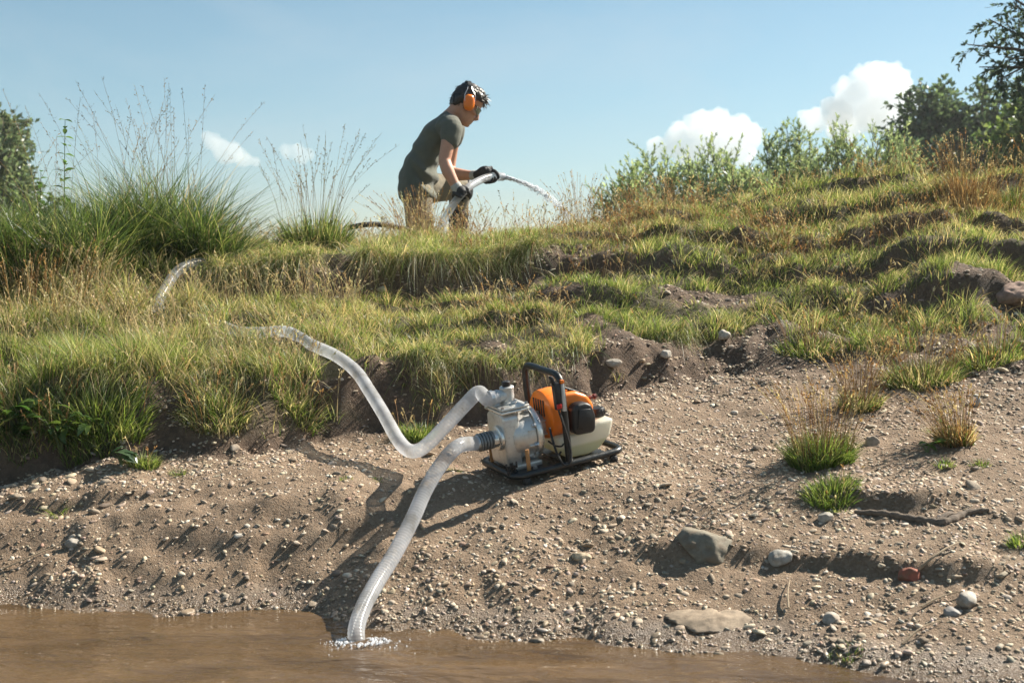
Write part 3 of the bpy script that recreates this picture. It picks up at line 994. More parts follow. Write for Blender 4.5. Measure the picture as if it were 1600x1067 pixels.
HOSE_VIS = []      # stretches of hose lying open on the turf: grass keeps off them


def off_hose(x, y, r=.045):
    k = np.ones(len(x), bool)
    for a, b, c in HOSE_VIS: k &= np.hypot(x - a, y - b) > c
    return k


for a_, b_, n_ in (((366, 5.45), (390, 5.385), 4), ((390, 5.385), (455, 5.20), 8), ((455, 5.20), (530, 4.95), 10), ((530, 4.95), (580, 4.70), 8), ((247, 5.66), (247, 5.74), 3), ((247, 5.74), (262, 5.90), 5), ((262, 5.90), (310, 6.12), 7)):
    for t_ in np.linspace(0, 1, n_):
        p_ = a_[0] + (b_[0] - a_[0]) * t_; d_ = a_[1] + (b_[1] - a_[1]) * t_
        HOSE_VIS.append(((p_ - 800) / FPX * d_, d_, .045)); HOSE_VIS.append(((p_ - 800) / FPX * (d_ - .05), d_ - .05, .045))


def grass_field(n, y0, y1, hmul, r_, seed, wmul=1.0, pxa=-160, pxb=1780):
    x, y = scatter(n, y0, y1, pxa, pxb, r_)
    bx, by, cd_, h1, h2 = cells(x + .03 * fbm(x, y, 9, 2, 7), y * 1.25, .12, 331)
    patch = fbm(x, y, 3.0, 3, 301)
    pr = (1.08 - 1.15 * cd_ ** 1.5) * (.35 + .65 * sstep(-.55, .1, h1 + patch * 1.2))
    u_ = r_.uniform(0, 1, n)
    keep = u_ < pr
    x, y, patch, bx, by, cd_, h1, h2, pr, u_ = [v[keep] for v in (x, y, patch, bx, by, cd_, h1, h2, pr, u_)]
    z, band = H(x, y, True)
    keep = band > 3.0
    x, y, patch, bx, by, cd_, h1, h2, pr, u_, z, band = [v[keep] for v in (x, y, patch, bx, by, cd_, h1, h2, pr, u_, z, band)]
    keep = (u_ < pr * turf(x, y, band, slope_fast(x, y, z))) & off_hose(x, y)
    x, y, z, band, patch, bx, by, cd_, h1, h2 = [v[keep] for v in (x, y, z, band, patch, bx, by, cd_, h1, h2)]
    m = len(x)
    lush = sstep(-.6, -1.6, x)
    crest = sstep(6.6, 7.0, band) * (1 - .45 * sstep(7.5, 8.0, band))
    h = (1 - .3 * crest) * (0.045 + 0.060 * r_.beta(1.6, 2.2, m) + 0.035 * sstep(-.3, 1, h1)) * hmul * (.80 + .55 * lush) * (1.2 - .55 * cd_) * (.75 + .5 * sstep(-.2, .5, fbm(x, y, 1.9, 2, 306)))
    aw = np.arctan2(by, bx); dv = np.stack([np.cos(aw), np.sin(aw)], 1) * (cd_ * 1.5)[:, None] + np.array([0, -.35]) + r_.normal(size=(m, 2)) * .45
    ln = np.linalg.norm(dv, axis=1)
    dry = sstep(-.4, .7, fbm(x, y, 1.6, 3, 304) + .55 * h2 + .05 + .3 * sstep(6.7, 7.0, band))
    cg = mixcol(m, (3.2, 3.6, .4), r_); cd2 = mixcol(m, (.4, 2.6, 3.0), r_)
    c = np.where((r_.uniform(0, 1, m) < dry * .7)[:, None], cd2, cg) * (1 + .16 * h1)[:, None]
    return blades(np.stack([x, y, z - .006], 1), h, dv / ln[:, None], (.25 + .6 * ln) * r_.uniform(.5, 1.1, m), r_.uniform(.05, .6, m) * (.5 + .7 * cd_), wmul * r_.uniform(.0018, .0038, m), c, r_)


r_ = np.random.default_rng(101)
bag = Bag()
bag.add(*grass_field(165000, 4.5, 5.9, 1.05, r_, 1))
bag.add(*grass_field(165000, 5.9, 7.6, 1.15, r_, 2, 1.15))
bag.add(*grass_field(16000, 7.6, 9.5, 1.5, r_, 3, 1.5))
bag.build('turf_grass', M['grass'], kind='stuff', label='short green and yellow turf covering the terraces of the bank')


def lip_grass(bl, n, pxa, pxb, r_, length, seed, back=.16):
    """long blades bending over the edge of a scarp"""
    px = r_.uniform(pxa, pxb, n)
    d = 5.0 + np.zeros(n)
    for _ in range(4): d = bl[0]((px - 800) / FPX * d)
    xq = (px - 800) / FPX * d
    y = d + r_.uniform(-.03, back, n) - 0.055 * fbm(xq, d, 3.1, 3, 6) - 0.11 * fbm(xq, xq * 0 + 3.3, 1.5, 2, 8)
    x = (px - 800) / FPX * y
    z, band = H(x, y, True)
    den = fbm(x, x * 0, 3.5, 3, seed)
    keep = (r_.uniform(0, 1, n) < sstep(-.45, .2, den)) & (bare(x, y) < .5) & off_hose(x, y)
    x, y, z, den = x[keep], y[keep], z[keep], den[keep]
    m = len(x)
    L = length * r_.uniform(.5, 1.2, m) * (1 + .6 * sstep(0, .6, den))
    ang = -np.pi / 2 + r_.normal(size=m) * .55
    c = mixcol(m, (2.2, 2.5, 1.8), r_)
    return blades(np.stack([x, y, z - .004], 1), L, unit2(ang), r_.uniform(.6, 1.4, m), r_.uniform(.7, 2.0, m), r_.uniform(.002, .004, m), c, r_, 6)


bag = Bag()
bag.add(*lip_grass(B3, 12000, -160, 1080, r_, .115, 311))
bag.add(*lip_grass(B5, 15000, 360, 840, r_, .19, 312, .15))
bag.add(*lip_grass(B5, 3600, -160, 380, r_, .17, 313, .3))
bag.add(*lip_grass(B5, 4000, 320, 520, r_, .17, 317, .6))
bag.add(*lip_grass(B5, 3000, 830, 1780, r_, .09, 314, .25))
bag.add(*lip_grass(B3, 3000, 1080, 1780, r_, .08, 315))
bag.build('overhanging_grass', M['grass'], kind='stuff', label='long grass hanging over the dark edges of the two earth steps')


def stalk_field(n, y0, y1, hlo, hhi, r_, seed, thr, pxa=-160, pxb=1780, cols=STRAW + RUST, leanmul=1.0):
    x, y = scatter(n, y0, y1, pxa, pxb, r_)
    z, band = H(x, y, True)
    tf = turf(x, y, band, slope_at(x, y))
    den = fbm(x, y, 2.4, 3, seed)
    keep = (r_.uniform(0, 1, n) < sstep(thr, thr + .5, den)) & (tf > .35) & off_hose(x, y)
    x, y, z = x[keep], y[keep], z[keep]
    m = len(x)
    ang = r_.normal(size=m) * .9 + np.where(r_.uniform(0, 1, m) < .5, 0.3, np.pi)
    h = hlo + (hhi - hlo) * r_.uniform(0, 1, m) ** 1.6
    lean = np.abs(r_.normal(size=m)) * .35 * leanmul + .08
    c = palette(m, cols, [1] * len(cols), r_)
    return stalks(np.stack([x, y, z - .005], 1), h, unit2(ang), lean, c, r_)


bag = Bag()
bag.add(*stalk_field(4600, 4.65, 6.0, .10, .26, r_, 321, -.15, -160, 560, STRAW[:3] + YGREEN[3:]))
bag.add(*stalk_field(2200, 4.9, 5.8, .07, .18, r_, 322, -.05, 560, 1780, STRAW + RUST[1:2]))
bag.add(*stalk_field(4800, 6.0, 7.5, .09, .26, r_, 323, -.15, 700, 1780))
bag.add(*stalk_field(1900, 6.3, 7.4, .08, .20, r_, 324, -.1, -160, 700, STRAW))
bag.add(*stalk_field(1300, 7.0, 8.2, .14, .30, r_, 325, -.3, -160, 1780, STRAW + [(0.12, 0.11, 0.06), (0.16, 0.13, 0.07)]))
# fallen straw lying across the turf
x, y = scatter(5200, 4.6, 7.3, -160, 1780, r_)
z, band = H(x, y, True)
k = turf(x, y, band, slope_at(x, y)) > .4
x, y, z = x[k], y[k], z[k]
m = len(x)
bag.add(*blades(np.stack([x, y, z + .012 + r_.uniform(0, .03, m)], 1), np.full(m, .06) * r_.uniform(.6, 2, m), unit2(r_.uniform(0, 6.28, m)), r_.uniform(1.2, 3.0, m), r_.uniform(.3, 1.1, m), r_.uniform(.0022, .004, m), palette(m, STRAW, [1] * 4, r_), r_, 5))
bag.build('dry_grass', M['straw'], kind='stuff', label='dry straw coloured grass stalks with seed heads over the bank')


# single tufts and clumps
def tuft(name, base, rad, n, hgt, cols, wts, nst, sth, label, group, seed, lean=(0, 0), spread=.8, sink=.01, stcols=STRAW + RUST, width=(.003, .0055), cat='grass tuft', droop=.5, panicle=False, squash=.7, lv=5, nsub=0):
    r_ = np.random.default_rng(seed)
    root = empty(name, Matrix.Translation(Vector(base)), label, cat, group)
    base = np.array(base)
    if nsub:
        sa_ = r_.uniform(0, 6.28, nsub); sq_ = np.sqrt(r_.uniform(0, 1, nsub))
        SUBC = np.stack([sq_ * np.cos(sa_), sq_ * np.sin(sa_), r_.uniform(.7, 1.2, nsub)], 1)

    def ring(n):
        a = r_.uniform(0, 2 * np.pi, n); q = np.sqrt(r_.uniform(0, 1, n))
        x = base[0] + rad * q * np.cos(a); y = base[1] + rad * squash * q * np.sin(a)
        if nsub:      # a clump grown together from several tussocks
            k = r_.integers(0, nsub, n); sx, sy = SUBC[k, 0], SUBC[k, 1]
            x = base[0] + rad * (sx + .42 * q * np.cos(a)); y = base[1] + rad * squash * (sy + .42 * q * np.sin(a))
            q = q * SUBC[k, 2]
        z = np.minimum(H(x, y), base[2] + .05) - sink
        return np.stack([x, y, z], 1), a, q
    p, a, q = ring(n)
    dv = unit2(a + r_.normal(size=n) * .7) * (.25 + q[:, None]) + np.array(lean)
    ln = np.linalg.norm(dv, axis=1)
    h = hgt * r_.uniform(.45, 1.1, n) * (1.08 - .4 * q ** 2)
    b = Bag()
    b.add(*blades(p, h, dv / ln[:, None], spread * ln * r_.uniform(.4, 1.1, n), droop * r_.uniform(.1, 1.0, n), r_.uniform(*width, n), palette(n, cols, wts, r_), r_, lv))
    b.build('leaf_blades', M['grass'], root, base, kind='stuff')
    if nst:
        p, a, q = ring(nst)
        dv = unit2(a + r_.normal(size=nst) * .5) * (.15 + .6 * q[:, None]) + np.array(lean)
        ln = np.linalg.norm(dv, axis=1)
        b = Bag()
        c = palette(nst, stcols, [1] * len(stcols), r_)
        b.add(*stalks(p, sth * r_.uniform(.55, 1.05, nst), dv / ln[:, None], ln * r_.uniform(.15, .9, nst), c, r_, .002, .26 if panicle else .16, 16 if panicle else 8, .011, .035 if panicle else 0.0))
        b.build('seed_stalks', M['straw'], root, base, kind='stuff')
    return root


LG = GREEN + YGREEN[:2]
GT = 'grass tufts growing out of the gravel'
tuft('grass_tuft', G(1283, 718), .105, 1500, .13, LG, [2, 3, 2, 2, 1, 1], 130, .30, 'large green grass tuft with many upright straw stalks on the gravel', GT, 201)
tuft('grass_tuft', G(1300, 772), .085, 750, .07, LG, [2, 3, 3, 1, 2, 1], 6, .10, 'low bright green tuft just below the large stalky tuft', GT, 202)
tuft('grass_tuft', G(1493, 690), .06, 650, .11, STRAW + RUST + GREEN[:2], [2, 1, 2, 2, 2, 2, 2, 2, 2], 110, .21, 'rusty straw tuft bent to one side on the upper gravel', GT, 203, lean=(-.45, -.1))
tuft('grass_tuft', G(1477, 728), .028, 130, .045, LG, [1, 2, 3, 1, 2, 1], 0, 0, 'tiny green tuft at the foot of the bent rusty tuft', GT, 204)
tuft('grass_tuft', G(1531, 726), .028, 110, .035, LG, [1, 2, 3, 1, 2, 1], 0, 0, 'tiny green tuft beside the flat grey stones, right of the bent rusty tuft', GT, 205)
tuft('grass_tuft', G(1345, 640), .075, 600, .10, LG + STRAW[:2], [2, 2, 2, 2, 2, 2, 3, 3], 110, .26, 'straw coloured tuft directly behind the large stalky tuft', GT, 206)
tuft('grass_tuft', G(1440, 590), .15, 1100, .11, LG + STRAW[:2], [2, 3, 2, 3, 2, 1, 3, 2], 120, .22, 'wide grass tuft at the top of the gravel, above the bent rusty tuft', GT, 207)
tuft('grass_tuft', G(648, 684), .075, 750, .085, LG, [3, 3, 3, 2, 2, 1], 14, .15, 'green grass tuft behind the bend of the delivery hose', GT, 208)
tuft('grass_tuft', G(1325, 1022), .045, 160, .03, GREEN + STRAW[2:], [2, 1, 1, 2, 1, 1], 0, 0, 'flattened brownish tuft near the water edge', GT, 209)
tuft('grass_tuft', G(280, 741), .03, 110, .035, LG, [1, 2, 3, 1, 3, 2], 0, 0, 'small pale green sprig on gravel below the earth step', GT, 210)
tuft('grass_tuft', G(92, 805), .03, 60, .06, LG, [1, 2, 3, 1, 3, 2], 0, 0, 'thin sprig of grass on the low ledge near the dark hollow', GT, 211, spread=1.3)
tuft('grass_tuft', G(540, 748), .022, 90, .025, LG, [1, 2, 3, 1, 3, 2], 0, 0, 'little green sprig to the left of the hose bend', GT, 212)
tuft('grass_tuft', G(592, 750), .022, 90, .025, LG, [1, 2, 3, 1, 3, 2], 0, 0, 'little green sprig directly under the hose bend', GT, 213)
tuft('grass_tuft', G(710, 735), .02, 80, .025, LG, [1, 2, 3, 1, 3, 2], 0, 0, 'little green sprig between suction hose and pump frame', GT, 214)
tuft('grass_tuft', G(1597, 850), .04, 160, .06, LG, [2, 3, 3, 1, 2, 1], 0, 0, 'bright green tuft cut by the picture edge above the dark earth', GT, 215)
tuft('grass_tuft', G(1310, 800), .03, 70, .035, LG, [2, 3, 3, 1, 2, 1], 0, 0, 'sparse green sprig beside a pale stone below the low bright tuft', GT, 216)
tuft('grass_tuft', G(225, 730), .05, 420, .075, LG, [1, 2, 3, 1, 4, 2], 5, .1, 'bright green tuft at the foot of the lower earth step', GT, 217)
tuft('grass_clump', G(40, 640, 4.3), .20, 1500, .12, LG + STRAW[:2], [3, 3, 3, 1, 3, 2, 2, 2], 40, .2, 'green clump hanging over the step above the broad leaved weed', GT, 231, cat='grass clump', squash=.5, droop=.9, spread=1.0)
tuft('grass_clump', G(335, 640, 4.4), .13, 1000, .11, LG + STRAW[:2], [2, 3, 2, 1, 3, 3, 3, 3], 26, .17, 'straw and green clump sagging halfway down the lower earth step', GT, 232, cat='grass clump', squash=.5, droop=1.0, spread=1.1)
tuft('grass_clump', G(455, 628, 4.4), .12, 900, .10, LG + STRAW[:2], [2, 3, 2, 1, 3, 3, 3, 3], 16, .15, 'ragged clump on the lower earth step left of the descending hose', GT, 233, cat='grass clump', squash=.5, droop=1.0, spread=1.1)
tuft('grass_clump', G(1558, 560, 4.4), .20, 1300, .10, LG + STRAW[:2] + RUST[:1], [2, 3, 2, 2, 2, 2, 2, 2, 2], 60, .2, 'green and rusty clump at the picture edge below the reddish boulder', GT, 234, cat='grass clump', squash=.5, droop=.8)
tuft('grass_clump', G(1265, 545, 4.6), .14, 800, .09, LG + STRAW[:2], [3, 3, 2, 2, 2, 2, 2, 2], 40, .2, 'small green clump on bare soil above the large stalky tuft', GT, 235, cat='grass clump', squash=.5, droop=.8)
GC = 'tall grass clumps on the crest'
DG = [(0.05, 0.085, 0.024), (0.075, 0.115, 0.03), (0.10, 0.145, 0.035), (0.035, 0.06, 0.02)]
HCOL = [(0.12, 0.10, 0.05), (0.17, 0.13, 0.065), (0.25, 0.18, 0.09)]
tuft('grass_clump', G(250, 398, 5.9), .36, 5800, .62, DG + YGREEN[:1] + STRAW[:1], [3, 3, 3, 3, 1, 1], 46, .88, 'biggest dark green grass clump with tall seed heads against the sky', GC, 221, cat='grass clump', spread=.95, stcols=HCOL, width=(.003, .0065), droop=.85, panicle=True, squash=.6, lv=7, nsub=9)
tuft('grass_clump', G(95, 415, 5.9), .45, 5600, .50, DG + YGREEN[:2], [2, 3, 3, 2, 2, 1], 26, .80, 'lush green clump beside the nettle with thin tall stems', GC, 222, cat='grass clump', stcols=HCOL, width=(.003, .0065), panicle=True, squash=.7, lv=7, spread=.95, droop=.8, nsub=9)
tuft('grass_clump', G(492, 385, 6.5), .17, 1800, .30, DG + YGREEN[:2] + STRAW[:1], [2, 3, 3, 1, 2, 2, 1], 52, .66, 'slender clump of tall seed stems between the biggest clump and the kneeling person', GC, 223, cat='grass clump', spread=.55, stcols=[(0.12, 0.10, 0.05), (0.19, 0.15, 0.075), (0.28, 0.2, 0.1)], width=(.004, .007), panicle=True, lv=6)
tuft('grass_clump', G(1512, 318, 6.2), .16, 900, .18, STRAW + RUST, [2, 1, 2, 2, 2, 2, 2], 170, .34, 'reddish dry grass clump standing tallest on the crest before the trees', GC, 224, cat='grass clump', spread=.45)
tuft('grass_clump', G(1580, 325, 6.2), .14, 900, .12, LG + RUST[:1], [2, 2, 2, 2, 1, 1, 3], 70, .26, 'dry grass clump on the crest cut by the picture edge', GC, 225, cat='grass clump')
tuft('grass_clump', G(905, 348, 6.6), .08, 500, .11, LG + RUST[:2], [3, 2, 2, 3, 1, 1, 2, 2], 46, .34, 'clump of thin upright stems where the water jet lands', GC, 226, cat='grass clump', spread=.5)
tuft('grass_clump', G(650, 372, 6.6), .13, 500, .10, STRAW + YGREEN, [2] * 8, 110, .30, 'straw clump in front of the kneeling thigh', GC, 227, cat='grass clump', lean=(-.25, 0))
tuft('grass_clump', G(1215, 388, 5.8), .06, 420, .11, STRAW[:2] + YGREEN, [2] * 6, 30, .17, 'rounded yellowish clump halfway up the slope below the willows', GC, 228, cat='grass clump')
tuft('grass_clump', G(40, 500, 5.0), .36, 1400, .20, STRAW + RUST[:1] + YGREEN[:1], [3, 3, 2, 1, .4, 3], 260, .32, 'pale straw clump on the lower terrace at the picture edge', GC, 229, cat='grass clump', spread=.6)
tuft('grass_clump', G(150, 640, 4.4), .20, 2200, .13, LG, [3, 3, 3, 1, 3, 2], 20, .2, 'thick bright green clump bulging over the lower earth step', GC, 230, cat='grass clump', squash=.5)


# ------------------------------------------------------------------ stones
def ico_arr(sub):
    bm = bmesh.new(); bmesh.ops.create_icosphere(bm, subdivisions=sub, radius=1)
    V = np.array([v.co for v in bm.verts]); F = np.array([[v.index for v in f.verts] for f in bm.faces]); bm.free()
    return V, F


def stone_shape(sub, seed, rough=.28, flat=(1, .75, .5)):
    V, F = ico_arr(sub)
    r_ = np.random.default_rng(seed)
    n1 = noise3(V, .9, seed * 3.1); n2 = noise3(V, 2.1, seed * 1.7)
    V = V * (1 + rough * n1 + rough * .45 * n2)[:, None]
    # a few planar facets, as broken river stones have
    for _ in range(7):
        d = rand_unit(1, r_)[0]; k = V @ d; lim = r_.uniform(.62, .85)
        V = V - np.maximum(k - lim, 0)[:, None] * d * .85
    return V * np.array(flat), F


SCOL = [(0.44, 0.36, 0.275), (0.50, 0.425, 0.335), (0.33, 0.26, 0.19), (0.40, 0.30, 0.205), (0.45, 0.36, 0.26), (0.28, 0.225, 0.175), (0.33, 0.22, 0.155), (0.52, 0.46, 0.38)]
SWT = [4, 3, 3, 3, 3, 2, 1, 1]


def rot_mats(n, r_, tilt=.2):
    yaw = r_.uniform(0, 2 * np.pi, n); tx = r_.normal(size=n) * tilt + .33; ty = r_.normal(size=n) * tilt
    c, s = np.cos(yaw), np.sin(yaw); z = np.zeros(n); o = np.ones(n)
    Rz = np.stack([c, -s, z, s, c, z, z, z, o], 1).reshape(n, 3, 3)
    c, s = np.cos(tx), np.sin(tx); Rx = np.stack([o, z, z, z, c, -s, z, s, c], 1).reshape(n, 3, 3)
    c, s = np.cos(ty), np.sin(ty); Ry = np.stack([c, z, s, z, o, z, -s, z, c], 1).reshape(n, 3, 3)
    return Rx @ Ry @ Rz


def stone_spots(n, r_, y0=2.95, y1=6.6):
    x, y = scatter(n, y0, y1, -170, 1790, r_)
    z, band = H(x, y, True)
    k = (band > .95) & (z > -.05)
    x, y, z, band = x[k], y[k], z[k], band[k]; n = len(x)
    sl_ = slope_fast(x, y, z)
    tf = turf(x, y, band, sl_)
    den = .38 + .62 * sstep(-.3, .35, fbm(x, y * 1.6, 2.2, 4, 401)) + .25 * (1 - sstep(.02, .16, z))
    den = den * (1 - tf) * sstep(-.05, .0, z) * (1 - .35 * sstep(3, 3.2, band)) * (1 - .5 * sstep(1.3, 2.2, sl_))
    k = r_.uniform(0, 1, n) < den
    return x[k], y[k], z[k]


def gravel(n, sub, lo, hi, pw, seed, nshape):
    r_ = np.random.default_rng(seed)
    x, y, z = stone_spots(n, r_)
    m = len(x)
    sz = lo + (hi - lo) * r_.uniform(0, 1, m) ** pw
    sh = [stone_shape(sub, seed + i, .25, (1.1, r_.uniform(.5, .85), r_.uniform(.24, .42))) for i in range(nshape)]
    which = r_.integers(0, nshape, m)
    Rm = rot_mats(m, r_)
    Vs, Ts, Cs = [], [], []; nv = 0
    col = palette(m, SCOL, SWT, r_, .16)
    for i in range(nshape):
        k = which == i
        V0, F0 = sh[i]
        P = np.einsum('nij,vj->nvi', Rm[k], V0) * sz[k][:, None, None] * .5
        P = P + np.stack([x[k], y[k], z[k] - sz[k] * .01], 1)[:, None, :]
        cnt = k.sum()
        Ts.append((F0[None] + (np.arange(cnt) * len(V0))[:, None, None] + nv).reshape(-1, 3))
        Vs.append(P.reshape(-1, 3)); Cs.append(np.repeat(col[k], len(V0), 0)); nv += cnt * len(V0)
    return np.concatenate(Vs), np.concatenate(Ts), np.concatenate(Cs)


v1, t1, c1 = gravel(74000, 1, .0055, .016, 1.4, 500, 12)
v3, t3, c3 = gravel(30000, 1, .013, .027, 1.4, 540, 14)
v1, t1, c1 = np.concatenate([v1, v3]), np.concatenate([t1, t3 + len(v1)]), np.concatenate([c1, c3])
v2, t2, c2 = gravel(3600, 2, .02, .036, 1.7, 520, 10)
link('gravel', mesh_arrays('gravel', np.concatenate([v1, v2]), None, np.concatenate([t1, t2 + len(v1)]), smooth=True, col=np.concatenate([c1, c2])), M['stone'],
     kind='stuff', label='loose grey and tan river gravel strewn over the bank')

# the larger stones one by one: pieces of the bank
r_ = np.random.default_rng(77)
shapes = []
for i in range(12):
    V0, F0 = stone_shape(3, 600 + i, .30, (1, r_.uniform(.55, .9), r_.uniform(.28, .48)))
    for j in range(2):
        c = palette(1, SCOL, SWT, r_, .12)
        shapes.append(mesh_arrays('stone', V0 * .5, None, F0, smooth=True, col=np.repeat(c, len(V0), 0)))
x, y, z = stone_spots(900, r_, 2.98, 6.3)
for i in range(min(255, len(x))):
    s = .026 + .030 * r_.uniform() ** 2.8
    o = link('stone', shapes[i % len(shapes)], M['stone'], bank)
    o.location = (x[i], y[i], z[i] + s * .0)
    o.scale = (s, s * r_.uniform(.8, 1.1), s * r_.uniform(.8, 1.1))
    o.rotation_euler = (.33 + r_.normal() * .18, r_.normal() * .18, r_.uniform(0, 6.28))


def rock(name, px, py, size, col, label, seed, cat='stone', sub=4, rot=0.0, rise=.15, tilt=(.25, 0), rough=.25, group=None, dmin=2.6):
    V, F = stone_shape(sub, seed, rough, (1, 1, 1))
    V = V * np.array(size) * .5
    V = V + (noise3(V, 55, seed) * .004 * max(size) / .1)[:, None] * (V / np.linalg.norm(V, axis=1)[:, None])
    me = mesh_arrays(name, V, None, F, smooth=True, col=np.repeat(np.array([col]), len(V), 0))
    p = G(px, py, dmin)
    o = link(name, me, M['stone'], label=label, cat=cat, group=group)
    o.location = (p[0], p[1], p[2] + size[2] * rise)
    o.rotation_euler = (tilt[0], tilt[1], rot)
    return o


GS = 'notable stones on the bank'
rock('boulder', 1110, 845, (.165, .15, .10), (.21, .185, .14), 'large weathered grey boulder half sunk in the gravel', 701, 'boulder', rise=-.2, group=GS, rough=.55, tilt=(.5, .15))
rock('rock_slab', 1112, 968, (.27, .12, .03), (.29, .225, .16), 'flat wet tan slab lying at the water edge', 702, 'rock', rise=-.2, group=GS, tilt=(.36, 0), rough=.22)
rock('stone', 1222, 878, (.078, .06, .05), (.36, .34, .30), 'rounded grey stone below and right of the boulder', 703, group=GS)
rock('stone', 1420, 905, (.066, .05, .045), (.30, .10, .065), 'brick red stone in the dark earth ledge', 704, group=GS)
rock('stone', 1512, 943, (.085, .05, .045), (.42, .39, .34), 'pale elongated stone propped up on the gravel near the dark ledge', 705, group=GS, rot=.5)
rock('stone', 1300, 971, (.055, .045, .035), (.37, .33, .28), 'grey egg shaped stone in front of the dark ledge, above the flattened tuft', 706, group=GS)
rock('stone', 1362, 695, (.062, .05, .045), (.36, .29, .22), 'smooth brown stone right beside the large stalky tuft', 707, group=GS)
rock('stone', 1527, 634, (.03, .03, .05), (.55, .53, .48), 'white upright stone behind the bent rusty tuft', 708, group=GS)
rock('boulder', 1590, 468, (.20, .14, .12), (.30, .20, .155), 'reddish boulder at the picture edge among the slope grass', 709, 'boulder', group=GS, rise=.1)
rock('stone', 596, 458, (.045, .04, .035), (.42, .36, .28), 'pale stone stuck in the upper earth step', 710, group=GS, rise=.3)
rock('stone', 908, 872, (.06, .045, .025), (.46, .37, .25), 'yellowish flat stone in the middle of the gravel slope', 711, group=GS)
rock('stone', 1040, 560, (.05, .04, .04), (.40, .37, .32), 'pale stone under the grass edge behind the pump, right of the handle', 712, group=GS, rise=.3)
rock('stone', 957, 572, (.075, .05, .035), (.36, .32, .27), 'flat grey stone in the dark soil behind the pump, nearest its fuel cap', 713, group=GS, rise=.3)
rock('stone', 1132, 530, (.05, .045, .045), (.42, .38, .33), 'pale stone on the eroded patch halfway up the slope', 714, group=GS, rise=.3)
rock('stone', 1290, 812, (.055, .045, .035), (.36, .33, .28), 'grey stone under the sparse green sprig', 715, group=GS)
rock('stone', 114, 852, (.05, .04, .035), (.34, .31, .27), 'rounded stone lying alone near the dark hollow on the left', 716, group=GS)
rock('stone', 1488, 960, (.045, .04, .035), (.30, .28, .26), 'dark grey rounded stone next to the propped pale one', 717, group=GS)


# root lying along the gravel and some dead twigs
def ground_path(pts, lift, n=40):
    q = np.array([G(a, b) for a, b in pts]); q[:, 2] += lift
    return spline(q, n)


p = ground_path([(1335, 803), (1380, 806), (1430, 815), (1475, 820), (1510, 805), (1545, 800)], .006)
mb = MB(); rr_ = .014 * (1 - .55 * np.abs(np.linspace(-1, 1, 40)) ** 2) * (1 + .2 * np.sin(np.arange(40) * 1.9))
mb.tube(p, rr_, 10)
mb.tube(spline([p[22], p[22] + np.array([.05, .04, .02]), p[22] + np.array([.10, .10, .0])], 12), np.linspace(.010, .004, 12), 8)
mb.build('driftwood_root', pmat('old_root', (0.13, 0.10, 0.075), .9, var=.4, scale=60, bump=.8, bscale=180), label='dark forked root lying along the gravel below the tufts', cat='root')
tw = pmat('twig', (0.30, 0.23, 0.15), .8, var=.25, scale=80)
for pts, rad, lb in [
    ([(5, 893), (40, 880), (85, 862), (118, 845)], .0032, 'long pale stem lying on the gravel at the picture edge'),
    ([(1430, 902), (1460, 880), (1500, 852)], .004, 'crooked twig beside the brick red stone'),
    ([(1440, 952), (1480, 938), (1505, 928)], .003, 'thin pale twig near the propped pale stone'),
    ([(1232, 955), (1231, 935), (1234, 912)], .003, 'pale stem standing up from the gravel below the boulder'),
    ([(1410, 1010), (1440, 990), (1470, 975)], .003, 'straw lying on the wet pebbles near the water corner'),
    ([(305, 680), (340, 664), (390, 650), (420, 632)], .0035, 'dead stem leaning along the lower earth step')]:
    mb = MB(); q = ground_path(pts, rad * 2.5, 16)
    q[:, 2] += .008 * np.sin(np.linspace(0, 3.1, 16))
    mb.tube(q, np.linspace(rad, rad * .5, 16), 6)
    mb.build('dead_twig', tw, label=lb, cat='twig', group='dead twigs on the bank')


# ------------------------------------------------------------------ broad-leaved plants
def broad_leaf(length, width, fold=.25, curl=.35, k=5):
    """one leaf along +x, with a folded midrib and a drooping tip"""
    t = np.linspace(0, 1, k)
    wv = width * np.sin(np.pi * np.clip(t * .93 + .05, 0, 1)) ** .8
    x = length * t; z = length * (.25 * t - curl * t ** 2)
    V = []
    for i in range(k):
        V += [(x[i], -wv[i], z[i] + fold * wv[i]), (x[i], 0, z[i]), (x[i], wv[i], z[i] + fold * wv[i])]
    F = []
    for i in range(k - 1):
        a = 3 * i
        F += [(a, a + 1, a + 4, a + 3), (a + 1, a + 2, a + 5, a + 4)]
    return np.array(V), F


def leaf_mesh(length, width, col, fold=.25, curl=.35):
    V, F = broad_leaf(length, width, fold, curl)
    return mesh_arrays('leaf', V, np.array(F), smooth=True, col=np.repeat(np.array([col]), len(V), 0))


